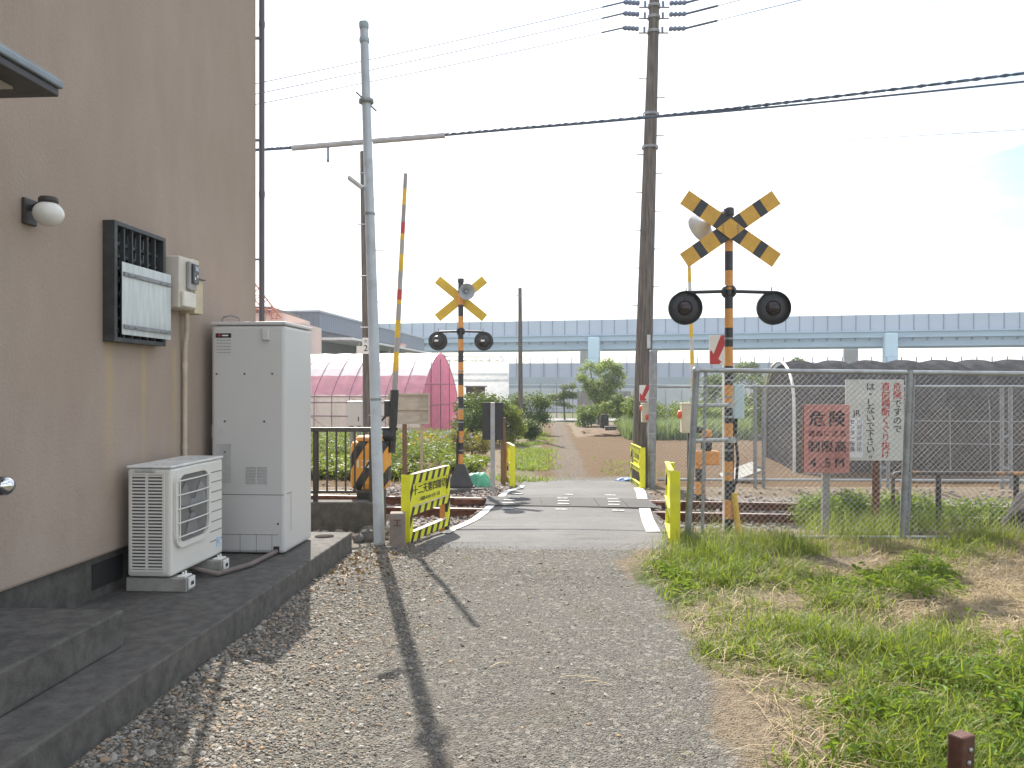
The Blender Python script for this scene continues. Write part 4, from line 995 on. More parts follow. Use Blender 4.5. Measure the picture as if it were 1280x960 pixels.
b = Vector((1.665, 2.98, 0)); b.z = G(b.x, b.y); t = thing('wooden_stake', 'square rust brown stake with bolt heads standing in the near grass', 'stake', b, .55)
MB().box((0, 0, .02), (.085, .06, .60), .008, (0, .06, 0)).build('stake', M('dark red brown stake', (.085, .03, .02), .7, 0, .3, 8, .4, 50, (.15, .09, .06), .4, 12), t)
m = MB(); m.lathe([(.009, 0), (.009, .006), (0, .008)], (.02, -.031, .27), (0, -1, 0), 8).lathe([(.009, 0), (.009, .006), (0, .008)], (.008, -.031, .225), (0, -1, 0), 8).lathe([(.012, 0), (.012, .004), (0, .005)], (.0, -.031, .17), (0, -1, 0), 8); build_each(m, 'bolt', K['galv'], t)

# ------------------------------------------------------------------ the far setting
def viaduct():
    A = Vector((-24*1.0, 140, 0)); B = Vector((75, 118, 0)); u = (B-A).normalized()
    t = thing('elevated_road', 'long pale blue elevated road on piers crossing the whole background', 'elevated road', (A.x, A.y, -.4), math.atan2(u.y, u.x))
    X0, X1 = -110, 230; zo = .4
    zt, zm, zb = 12.55+zo, 9.9+zo, 7.75+zo
    blue = M('pale blue steel', (.31, .43, .54), .55, 0, .06, .2, dirt=(.27, .35, .42), da=.4, ds=.4); blue2 = M('pale blue pier paint', (.42, .57, .66), .55, 0, .05, .3)
    wall = M('bluish grey sound panels', (.36, .42, .51), .6, 0, .05, .1); dk = M('panel joint', (.17, .22, .30), .6)
    MB().bb((X0, -.2, zm), (X1, 0, zt)).bb((X0, 9.0, zm), (X1, 9.2, zt)).build('sound_wall', wall, t)
    j = MB(); x = X0
    while x < X1: j.bb((x, -.26, zm+.1), (x+.16, -.205, zt)); x += 2.05
    j.build('panel_post', dk, t)
    MB().bb((X0, -.5, zm-.85), (X1, 9.5, zm-.005)).bb((X0, -.9, zm-.005), (X1, -.21, zm+.18)).build('deck', blue, t)
    MB().bb((X0, .6, zb), (X1, 1.0, zm-.86)).bb((X0, 4.5, zb), (X1, 4.9, zm-.86)).bb((X0, 8.2, zb), (X1, 8.6, zm-.86)).build('girder', blue, t)
    br = MB(); x = X0
    while x < X1: br.bb((x, .3, zm-1.3), (x+.2, .59, zm-.86)); x += 2.05
    br.build('bracket', dk, t)
    for x in (-62, 38.5, 83.5, 140):
        MB().bb((x-.95, -1.4, -.5), (x+.95, .55, zm-.2), .25).build('pier', blue2, t)
        MB().bb((x-4.2, 13, -.5), (x-1.9, 14.6, zb+.3), .2).build('pier', M('grey brown concrete pier', (.30, .28, .28), .8), t)
viaduct()
def lower_wall():
    A = P(480, 470, 118); t = thing('sound_barrier', 'low grey blue sound barrier wall with thin posts under the elevated road', 'sound barrier', (A.x, A.y, -.4), -.10)
    zt = P(0, 453, 112).z+.4; zb = P(0, 471, 112).z+.4
    MB().bb((-22, 0, zb), (104, .2, zt)).build('panel', M('lavender grey panel', (.36, .40, .50), .6, 0, .05, .1), t)
    x = -22
    while x < 104: MB().bb((x, -.15, zb), (x+.13, -.01, zt+.75)).build('post', M('dark panel post', (.20, .24, .32), .6), t); x += 1.98
    MB().bb((-22, .06, zt+.72), (104, .12, zt+.76)).build('top_wire', M('thin rail', (.2, .25, .3), .5), t)
    MB().bb((-22, -.5, -.5), (104, .5, zb-.01)).build('base_wall', M('pale embankment wall', (.30, .35, .39), .8, 0, .08, .3), t)
    for z, h in ((1.05, .12), (1.6, .12), (2.2, .1)): MB().bb((-22, -1.3, z), (104, -1.2, z+h)).build('guard_rail', M('pale guard rail', (.50, .56, .6), .5), t)
    m = MB(); x = -22
    while x < 104: m = MB().bb((x, -1.19, -.4), (x+.12, -1.08, 2.3)).build('guard_post', M('dark guard post', (.14, .18, .22), .6), t); x += 3
    0 and m.build('guard_post', M('dark guard post', (.14, .18, .22), .6), t)
lower_wall()
def depot_wall():
    A = P(655, 505, 62); t = thing('boundary_wall', 'long white boundary wall behind the trees at the end of the path', 'wall', (A.x, A.y, -.4), .02)
    MB().bb((-6, 0, -.2), (44, .2, P(0, 486, 62).z+.4)).build('panel', M('white wall panel', (.50, .53, .56), .7, 0, .06, .5), t)
    m = MB()
    for k in range(40): m.bb((-4+k*1.25, -.06, -.2), (-3.96+k*1.25, -.01, 1.75))
    m.build('post', M('wall post', (.3, .33, .36), .6), t)
    B = P(676, 528, 50); t = thing('wire_fence', 'thin dark wire fence along the far side road at the end of the path', 'fence', (B.x, B.y, -.4), .02)
    for k in range(7): MB().tube([(k*1.0, 0, -.2), (k*1.0, 0, 2.2)], .03, 6).build('post', K['galv2'], t)
    m = MB()
    for z in (.6, 1.4, 2.15): m.tube([(0, 0, z), (6, 0, z)], .014, 5)
    m.build('wire', K['galv2'], t)
    hd = MB().bb((0, -.3, -.2), (3.2, .3, .25), .1); hd.build('hedge_base', leafmat('hedge base', (.05, .09, .02), (.10, .15, .03)), t) if False else None
depot_wall()
r = MB(); r.add([(-40, 46, -.40+.03), (60, 46, -.40+.03), (60, 49.5, -.40+.03), (-40, 49.5, -.40+.03)], [(0, 1, 2, 3)])
tag(r.build('side_road', asphalt_mat('far side road asphalt', (.20, .20, .20), (.24, .24, .24))), kind='structure')

def greenhouse():
    A = Vector((-3.73, 33, 0)); B = Vector((-2.66, 38.2, 0)); w = (B-A).length; ang = math.atan2(B.y-A.y, B.x-A.x)-math.pi/2
    t = thing('greenhouse', 'pink plastic film tunnel greenhouse, roof top painted sunlit white, with a pointed pink gable', 'greenhouse', (A.x, A.y, -.4), ang)   # local: -x along, +y across
    ez, az = 1.62, 3.47; Lg = 17
    def prof(k, n=14):
        s = k/n; s2 = s*2 if s <= .5 else (1-s)*2; y = s*w
        return (y, ez+(az-ez)*(1-(1-s2)**1.75))
    n = 14; pts = [prof(k, n) for k in range(n+1)]
    zc = 2.55  # above this height whitish film, with overexposed sunlight put into its colour
    white = filmmat('greenhouse film painted sunlit white', (.86, .80, .81), .35); pink = filmmat('pink greenhouse film', (.82, .42, .50), .5); clear = filmmat('clear side film', (.62, .60, .53), .45, .75)
    rf = MB(); ys = []
    for k in range(n):
        (y0, z0), (y1, z1) = pts[k], pts[k+1]
        for i in range(34):
            x0, x1 = -i*.5, -(i+1)*.5; b0 = .03*(i % 2); b1 = .03*((i+1) % 2)
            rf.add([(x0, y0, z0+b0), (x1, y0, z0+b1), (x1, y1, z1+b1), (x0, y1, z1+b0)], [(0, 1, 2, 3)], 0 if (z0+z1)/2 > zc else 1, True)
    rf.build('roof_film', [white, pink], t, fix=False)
    g = MB(); g.add([(.02, 0, .0), (.02, w, .0)]+[(.02, y, z) for y, z in reversed(pts)], [tuple(range(n+3))]); g.build('gable_film', M('deep pink gable film', (.62, .15, .28), .5, 0, .15, .8), t) if False else g.build('gable_film', filmmat('deep pink gable film', (.78, .26, .39), .45), t)
    sd = MB()
    for y in (0, w): sd.quad((0, y, 0), (-Lg, y, 0), (-Lg, y, ez), (0, y, ez))
    sd.build('side_film', clear, t)
    h = MB(); hc = M('greenhouse steel hoop', (.30, .17, .22), .5)
    for i in range(22):
        x = -i*.8+.03; h.tube([(x, -.02, 0)]+[(x, y, z+.02) for y, z in pts[:n//2+1]]+[(x, y, z+.02) for y, z in pts[n//2+1:]]+[(x, w+.02, 0)], .02, 5, cap=False)
    for y, z in ((-.03, ez-.05), (-.03, ez-.3), (-.03, .75)): h.tube([(.03, y, z), (-Lg, y, z)], .025, 5)
    for i in range(3): h.tube([(.04, 1.2+i*1.4, 0), (.04, 1.2+i*1.4, 3.2)], .02, 5)
    for z in (1.2, 2.1): h.tube([(.05, .2, z), (.05, w-.2, z)], .02, 5)
    for i in range(5): h.tube([(-1-3*i, -.03, .1), (-3.2-3*i, -.03, ez)], .012, 5)
    h.build('hoop_frame', hc, t)
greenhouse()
def white_house():
    A = P(636, 520, 45); t = thing('greenhouse', 'large white roofed greenhouse with a pale translucent gable behind the shrubs', 'greenhouse', (A.x, A.y, -.45), .06)
    wm = filmmat('milky white film', (.86, .86, .85), .7); gm = filmmat('pale grey green film', (.48, .54, .53), .4)
    r = P(650, 452, 49).z+.45; e = P(0, 506, 45).z+.45; W = 8.5; X = -13; rx = .55
    m = MB(); m.quad((0, 0, e), (X, 0, e), (X, W/2, r), (rx-.3, W/2, r)); m.quad((0, W, e), (X, W, e), (X, W/2, r+.001), (rx-.3, W/2, r+.001)); m.build('roof_film', wm, t)
    m = MB(); m.add([(.0, 0, 0), (.0, W, 0), (0, W, e), (rx-.32, W/2, r-.02), (0, 0, e)], [(0, 1, 2, 3, 4)]); m.quad((0, 0, 0), (X, 0, 0), (X, 0, e), (0, 0, e)); m.build('wall_film', gm, t)
    h = MB(); st = M('grey steel lattice', (.28, .32, .36), .5)
    for z in (r+.03, r+.28): h.tube([(X, W/2-.5, z), (-.1, W/2-.5, z)], .035, 6)
    for i in range(26): h.tube([(X+i*.5, W/2-.5, r+.03), (X+i*.5+.25, W/2-.5, r+.28), (X+i*.5+.5, W/2-.5, r+.03)], .018, 5)
    h.build('ridge_lattice', st, t)
    m = MB()
    for y in (1.5, 3, 4.2, 5.5, 7): m.tube([(.03, y, 0), (.03, y, e+ (r-e)*(1-abs(y-W/2)/(W/2)))], .025, 5)
    m.build('frame', K['galv2'], t)
white_house()
def warehouse():
    Cn = P(399, 413, 52); E = P(462, 425, 63); u = Vector((E.x-Cn.x, E.y-Cn.y, 0)); Ln = u.length; t = thing('warehouse', 'dark blue grey clad warehouse behind the pink greenhouse', 'warehouse', (Cn.x, Cn.y, -.45), math.atan2(u.y, u.x))
    zt = P(0, 390, 52).z+.45; zl = P(0, 413, 52).z+.45
    def clad(name, c):
        m, nt = nodes(name); tc = nt.nodes.new('ShaderNodeTexCoord'); sp = nt.nodes.new('ShaderNodeSeparateXYZ'); L(nt, tc.outputs['Object'], sp.inputs[0])
        w = math_(nt, 'FRACT', math_(nt, 'MULTIPLY', math_(nt, 'ADD', sp.outputs[0], sp.outputs[1]), 2.6)); h = ramp(nt, w, .0, .25)
        finish(nt, mixc(nt, h, [x*.75 for x in c], c), .6, 0, h, .5, .03); return m
    # local +x runs away along the right face; the body lies on its left side (+y)
    MB().bb((0, 0, zl), (30, 22, zt)).build('upper_wall', clad('slate blue cladding', (.13, .155, .195)), t)
    MB().bb((.1, .12, 0), (29.8, 21.8, zl-.01)).build('lower_wall', M('dark lower wall', (.10, .10, .105), .8, 0, .15, .5), t)
    MB().bb((-.1, -.1, zt), (30.1, 22.1, zt+.12)).build('roof', M('grey roof edge', (.30, .33, .37), .5), t)
    MB().bb((-.5, -2.4, zl-.65), (30, .119, zl-.5)).build('canopy', M('white canopy edge', (.60, .60, .60), .5), t)
    for x in (3.2, 6.4, 9.6, 13): MB().bb((x, .08, zl-2.15), (x+2.3, .115, zl-1.45)).build('window', M('pale frosted window', (.62, .64, .64), .3), t)
    for x in (1.5, 5.8, 9, 12.3): MB().bb((x, -2.2, 0), (x+.15, -2.05, zl-.66)).build('canopy_post', K['galv2'], t)
warehouse()
def pale_block():
    A = P(318, 420, 44); t = thing('apartment_block', 'pale pink block with a red steel stair seen over the water heater', 'building', (A.x, A.y, -.45), 0)
    z = P(0, 391, 44).z+.45; pk = M('pale pink wall', (.62, .48, .42), .8, 0, .06, .6)
    MB().bb((-9, 0, 0), (1.55, 6, z)).build('wall', pk, t); MB().bb((-9, -.05, z+.001), (.9, 6, z+.35)).build('parapet', M('dark parapet', (.15, .13, .12), .7), t); MB().bb((1.56, .5, 0), (2.5, 5, z-.5)).build('stair_block', pk, t)
    s = MB(); rd = M('red oxide steel', (.46, .15, .09), .6)
    s.tube([(0.1, -.3, z+1.6), (1.55, -.3, z-.3)], .045, 6).tube([(-.5, -.3, z+1.3), (1.1, -.3, z-.3)], .035, 6)
    for k in range(7): f = k/6; s.tube([(.1+1.4*f, -.3, z+1.6-1.9*f), (-.4+1.4*f, -.3, z+1.15-1.5*f)], .025, 5)
    for k in range(6): s.tube([(-.2+.3*k, -.3, z-.4), (-.1+.3*k, -.3, z+.25)], .03, 5)
    s.tube([(-.3, -.3, z+.9), (.55, -.3, z+.9)], .03, 5).tube([(-.3, -.3, z+.2), (1.3, -.3, z+.1)], .04, 5); s.build('stair_rail', rd, t)
    A = P(488, 445, 70); t = thing('building', 'small pinkish building glimpsed under the elevated road behind the striped boom', 'building', (A.x, A.y, -.45), 0); zt = P(0, 431, 70).z+.45
    MB().bb((-1.9, 0, 0), (.9, 3, zt)).build('wall', pk, t); MB().bb((-2.0, -.1, zt+.001), (1.0, 3.1, zt+.15)).build('roof', M('rose roof edge', (.45, .28, .25), .8), t)
    b = P(594, 545, 34); t = thing('shed', 'dark brown shed wall showing above the shrubs beside the pink gable', 'shed', (b.x, b.y, -.45), .1); z = P(0, 484, 34).z+.45
    MB().bb((-.35, 0, 0), (.42, 1, z)).build('wall', M('dark brown board', (.085, .055, .052), .8, 0, .2, 3), t); MB().bb((-.42, -.06, z+.001), (.5, 1.06, z+.06)).build('roof', M('shed roof', (.2, .17, .17), .6), t)
pale_block()
def net_tunnel():
    A = Vector((6.45, 18.2, 0)); B = Vector((7.15, 22.2, 0)); A.z = -.42; w = (B-A).length; ang = math.atan2(B.y-A.y, B.x-A.x)-math.pi/2
    t = thing('net_tunnel', 'black shade net tunnel with a scalloped roof behind the track fences', 'net tunnel', A, ang+.02)
    zt = P(0, 450, 20).z+.42; n = 14
    net, nt = nodes('black shade net'); co = coord(nt); nn = noise(nt, coord(nt, (3, 1, 1)), 2.2, 6, .65); c = mixc(nt, ramp(nt, nn, .3, .7), (.048, .052, .060), (.10, .102, .112))
    d = nt.nodes.new('ShaderNodeBsdfDiffuse'); L(nt, c, d.inputs[0]); tl = nt.nodes.new('ShaderNodeBsdfTranslucent'); tl.inputs[0].default_value = (.11, .095, .08, 1); x = nt.nodes.new('ShaderNodeMixShader'); x.inputs[0].default_value = .35; L(nt, d.outputs[0], x.inputs[1]); L(nt, tl.outputs[0], x.inputs[2])
    tr = nt.nodes.new('ShaderNodeBsdfTransparent'); y = nt.nodes.new('ShaderNodeMixShader'); y.inputs[0].default_value = .84; L(nt, tr.outputs[0], y.inputs[1]); L(nt, x.outputs[0], y.inputs[2]); o = nt.nodes.new('ShaderNodeOutputMaterial'); L(nt, y.outputs[0], o.inputs[0])
    def prof(k, f): 
        a = math.pi*k/n; return (w/2-(w/2)*math.cos(a)*1.0*(.985+.015*f), (zt*.56+(zt*.44)*math.sin(a)**.8)*(1+.055*(f-1)) if 0 < k < n else zt*.56)
    m = MB(); NX = 96; st = 14.0/NX; per = .82
    rows = []
    for i in range(NX+1):
        f = abs(math.sin(math.pi*i*st/per))**.6; rows.append([(i*st, *prof(k, f)) for k in range(n+1)])
    for i in range(NX):
        for k in range(n): m.add([rows[i][k], rows[i+1][k], rows[i+1][k+1], rows[i][k+1]], [(0, 1, 2, 3)], 0, True)
        for k in (0, n): a, b = rows[i][k], rows[i+1][k]; m.quad(a, b, (b[0], b[1], 0), (a[0], a[1], 0))
    m.build('net_cover', net, t, fix=False)
    e = MB(); e.add([(.01, *prof(k, 0)) for k in range(n+1)]+[(.01, w, 0), (.01, 0, 0)], [tuple(range(n+3))]); e.build('net_end', net, t)
    h = MB(); wh = M('white tunnel hoop', (.62, .60, .55), .5, dirt=(.3, .28, .25))
    h.tube([(-.03, -.03, 0)]+[(-.03, prof(k, .6)[0], prof(k, .6)[1]+.02) for k in range(n+1)]+[(-.03, w, 0)], .035, 8); h.build('end_hoop', wh, t)
    h = MB()
    for i in range(1, 17): h.tube([(i*per, -.03, 0)]+[(i*per, prof(k, 0)[0], prof(k, 0)[1]+.005) for k in range(n+1)], .016, 5)
    for z in (.75, 1.25): h.tube([(0, -.04, z), (14, -.04, z)], .014, 5)
    h.build('rib', K['galv2'], t)
    MB().bb((.25, -.10, .05), (1.0, -.07, 1.15)).build('door_sheet', M('pale blue white sheet', (.46, .50, .56), .6, 0, .1, 3), t); MB().tube([(.2, -.1, 0), (.22, -.12, .6), (.27, -.1, 1.3)], .045, 8).build('rolled_film', wh, t)
net_tunnel()

# ------------------------------------------------------------------ plants
LEAF = {'oak': leafmat('fresh green leaves', (.05, .10, .022), (.12, .19, .045), .4), 'dark': leafmat('dark green leaves', (.025, .06, .014), (.07, .125, .03), .3), 'yel': leafmat('yellow green leaves', (.11, .15, .02), (.22, .26, .035), .45),
        'grey': leafmat('grey green leaves', (.09, .13, .075), (.17, .22, .13), .35), 'pine': leafmat('pine needles', (.05, .085, .03), (.12, .16, .055), .3), 'hazy': leafmat('pale grey green leaves', (.11, .17, .07), (.21, .28, .12), .55), 'weed': leafmat('weed leaves', (.06, .12, .02), (.15, .23, .04), .45)}
BARK = M('grey brown bark', (.12, .095, .075), .9, 0, .3, 6, .5, 25)
def leafcloud(V, F, c, rad, n, size, shell=.55, up=.25):
    c = np.array(c); rad = np.array(rad); d = rng.normal(size=(n, 3)); d /= np.linalg.norm(d, axis=1, keepdims=True)
    rr = np.where(rng.random(n) < .8, shell+(1-shell)*rng.random(n)**.6, rng.random(n))*(1+.15*rng.normal(size=n))
    p = c+d*rad*rr[:, None]; a = rng.normal(size=(n, 3)); a[:, 2] *= .6; a /= np.linalg.norm(a, axis=1, keepdims=True)
    b = np.cross(a, d+np.array([0, 0, up])+.5*rng.normal(size=(n, 3))); b /= (np.linalg.norm(b, axis=1, keepdims=True)+1e-6); q = np.cross(a, b)
    s = size*rng.uniform(.55, 1.35, (n, 1)); A = np.stack([p-a*s, p+b*s*.5+q*s*.12, p+a*s, p-b*s*.5+q*s*.12], 1).reshape(-1, 3)
    o = len(V); V += [tuple(x) for x in A.tolist()]; F += [(o+4*k, o+4*k+1, o+4*k+2, o+4*k+3) for k in range(n)]
def plant(name, label, cat, base, lobes, n, size, mat, trunk=None, group=None, shell=.5):
    b = Vector(base); b.z = G(b.x, b.y); t = thing(name, label, cat, b, 0, group); V = []; F = []
    tot = sum(l[3]*l[4]*l[5] for l in lobes)
    for l in lobes: leafcloud(V, F, l[:3], l[3:6], max(20, int(n*l[3]*l[4]*l[5]/tot)) if len(lobes) > 1 else n, size, shell)
    m = MB(); m.raw(V, F); m.build('crown', mat, t, fix=False)
    k = MB(); th, tr = trunk or (lobes[0][2]*.6, .03)
    lean = random.uniform(-.06, .06)
    k.tube([(0, 0, -.1), (lean*th*.5, 0, th*.5), (lean*th, .02, th)], [tr, tr*.8, tr*.6], 8)
    for l in lobes[:11]: 
        s = random.uniform(.35, .95); k.tube([(lean*th*s, 0, th*s), ((l[0]+lean*th*s)*.6, l[1]*.6, (l[2]+th*s)*.5), (l[0], l[1], l[2])], [tr*.4, tr*.25, tr*.1], 6)
    k.build('trunk', BARK, t); return t
def lobes_in(n, cx, cz, rx, rz, s0, s1, ry=None):
    o = []
    for i in range(n):
        a = random.uniform(0, 6.28); q = random.uniform(.35, 1)**.6; zz = random.uniform(-1, 1); s = random.uniform(s0, s1); w = math.sqrt(max(.05, 1-zz*zz*.8))
        o.append((cx+rx*q*w*math.cos(a), (ry or rx)*q*w*math.sin(a), cz+rz*zz, s, s, s*.75))
    return o
random.seed(11)
def pxm(px, d): return (px-640)*d/FPX
# central tree
plant('deciduous_tree', 'loose round leafy tree standing in the middle at the end of the path', 'tree', (pxm(750, 42), 42, 0), lobes_in(24, .0, 2.45, 1.05, .8, .28, .5)+lobes_in(14, .05, 2.0, .7, .9, .3, .5)+[(.0, 0, 1.2, .42, .42, .5), (.05, 0, .7, .4, .4, .5), (-.95, 0, 2.9, .3, .3, .25), (.9, 0, 3.0, .32, .3, .25), (1.2, 0, 2.5, .3, .3, .2)], 9500, .06, LEAF['hazy'], (2.2, .14), shell=.15)
plant('pine_tree', 'small cloud-pruned garden pine at the far end of the path', 'tree', (pxm(706, 47), 47, 0), [(-.5, 0, 1.35, .6, .45, .24), (.1, 0, 1.5, .5, .4, .24), (.6, 0, 1.45, .5, .4, .24), (.0, 0, 1.95, .3, .3, .18), (.45, 0, 2.0, .25, .25, .2), (-.2, 0, .95, .5, .3, .15), (.3, 0, .8, .4, .3, .12)], 4200, .05, LEAF['pine'], (1.8, .06))
plant('shrub', 'bushy green shrub at the foot of the leafy central tree', 'shrub', (pxm(738, 40), 39.5, 0), lobes_in(10, 0, .5, .75, .35, .3, .45), 3600, .055, LEAF['oak'], shell=.3)
plant('shrub', 'dense shrub right of the central tree before the utility pole', 'shrub', (pxm(777, 38), 38, 0), lobes_in(14, 0, .75, .85, .6, .3, .48), 5000, .055, LEAF['oak'], shell=.3)
plant('topiary_tree', 'small dark ball-topped shrub near the grey panels by the utility pole', 'shrub', (pxm(768, 37), 36, 0), [(0, 0, 1.4, .32, .3, .3), (.25, 0, 1.0, .3, .3, .25), (-.15, 0, .8, .28, .28, .22)], 1600, .045, LEAF['dark'], (1.3, .05))
# shrubs left of path
plant('shrub', 'wide dark green shrub behind the black sign board', 'shrub', (pxm(606, 27), 27, 0), lobes_in(20, -.05, .85, 1.0, .75, .32, .55)+lobes_in(6, .45, 1.35, .5, .3, .25, .4), 9000, .05, LEAF['dark'], shell=.3)
plant('shrub', 'yellow green shrub between black sign board and thin pole', 'shrub', (pxm(637, 27.5), 26.6, 0), lobes_in(9, 0, .62, .36, .5, .25, .36), 3200, .042, LEAF['yel'], shell=.3)
plant('shrub', 'tall dark shrub right behind the thin bare pole', 'shrub', (pxm(662, 33), 33, 0), lobes_in(18, 0, .85, .72, .78, .32, .5), 6500, .052, LEAF['dark'], shell=.3)
plant('shrub', 'small round dark bush at the foot of the thin bare pole', 'shrub', (pxm(662, 29), 28.3, 0), [(0, 0, .45, .38, .36, .38)]+lobes_in(6, 0, .42, .22, .2, .22, .3), 3000, .04, LEAF['dark'], shell=.3)
plant('shrub', 'low reddish leaved shrub beside the far crossing signal', 'shrub', (pxm(590, 22), 22, 0), lobes_in(8, 0, .45, .45, .3, .22, .32), 2200, .04, leafmat('reddish green leaves', (.10, .11, .04), (.26, .17, .07), .4), shell=.3)
# right hand background
for i, (px, d, h, w, mt, lb) in enumerate(((800, 33, 1.5, .9, 'oak', 'green shrub just right of the thick steel post'), (835, 35, 1.25, 1.5, 'weed', 'broad pale green thicket behind the grey leek rows'), (872, 36, 1.3, 1.4, 'oak', 'mid green thicket behind the near fence end post'), (908, 34, 1.25, 1.4, 'weed', 'light green thicket behind the near crossing signal'), (893, 44, 2.9, 1.2, 'dark', 'slim dark tree behind the near crossing signal post'), (938, 36, 2.7, 1.4, 'dark', 'dark bushy tree left of the black net tunnel'), (968, 30, 2.3, 1.0, 'dark', 'dark tree hard against the end of the net tunnel'))):
    plant('shrub' if h < 2 else 'bushy_tree', lb, 'shrub' if h < 2 else 'tree', (pxm(px, d), d, 0), lobes_in(22, 0, h*.47, w*.8, h*.42, .32, .55), 6000, .06, LEAF[mt], (h*.6, .05), shell=.25)
for px, d, h, w, lb in ((1005, 90, 5.2, 2.6, 'rounded distant tree top above the net tunnel roof'), (940, 95, 4.6, 3.4, 'low distant tree top between near signal and net tunnel'), (1180, 150, 6.6, 6, 'faint distant trees under the elevated road at right')):
    plant('distant_tree', lb, 'tree', (pxm(px, d), d, 0), lobes_in(12, 0, h*.72, w*.8, h*.22, .5, 1.0), 2600, .16, LEAF['dark'], (h*.6, .15))
plant('roadside_weeds', 'tall green weeds around the post of the white warning sign', 'weeds', (pxm(1085, 9.9), 10.0, 0), [(x, y, .28+.1*random.random(), .2, .2, .22) for x, y in ((-.7, .1), (-.45, .2), (-.2, 0), (.05, .15), (.3, 0), (.5, .2), (.75, .1), (-.1, .3), (-.55, -.1))], 5200, .026, LEAF['weed'], (.25, .01))
plant('roadside_weeds', 'low green weeds behind the orange pipe guard rail', 'weeds', (pxm(1200, 10.6), 10.7, 0), [(x, 0, .22+.1*random.random(), .25, .25, .2) for x in (-.9, -.6, -.3, 0, .3, .6, .9, 1.2)], 3600, .026, LEAF['weed'], (.2, .01))

def blades(name, mat, pts, hs, ws, lean, kind_label, cat='grass', seg=3, flat=False):
    V = []; F = []; n = len(pts)
    for (x, y), h, w, ln in zip(pts, hs, ws, lean):
        z = G(x, y)-.01; a = random.uniform(0, 6.283); ca, sa = math.cos(a), math.sin(a); tx, ty = -sa*w/2, ca*w/2; o = len(V)
        up = math.sqrt(max(.02, 1-ln*ln))*h
        for k in range(seg):
            f = k/seg; bx = ca*ln*h*f*(.35+.65*f); by = sa*ln*h*f*(.35+.65*f); bz = up*f*(1-.28*ln*f*f) if not flat else up*f*(1-f)*1.2+.012
            s = (1-.55*f); V.append((x+bx-tx*s, y+by-ty*s, z+bz)); V.append((x+bx+tx*s, y+by+ty*s, z+bz))
        V.append((x+ca*ln*h, y+sa*ln*h, z+(up*(1-.28*ln) if not flat else .01)))
        for k in range(seg-1): F.append((o+2*k, o+2*k+1, o+2*k+3, o+2*k+2))
        F.append((o+2*seg-2, o+2*seg-1, o+2*seg))
    m = MB(); m.raw(V, F); ob = m.build(name, mat, fix=False); tag(ob, kind_label, cat, kind='stuff'); return ob
def grass_density(x, y):
    e = x-(1.10+.22*nz(x, y, 1.3, 4)+.10*nz(x, y, 4.1, 14))
    if e < 0 or y > 9.2: return 0
    if road_l(y)-.2 < x < road_r(y)+.05 and y > 7.7: return 0
    d = .70+.9*nz(x, y, .75, 6)+.75*nz(x, y, 2.3, 7)
    dry = float(sstep(1.75, 2.7, x-.30*(8.2-y)))*float(sstep(4.2, 5.4, y))*max(0, min(1, .75+1.6*nz(x, y, 1.1, 33)))
    d = (d*(1-.88*dry)-.12*dry)*min(1, e*1.15+.08); return max(0, min(1, d))
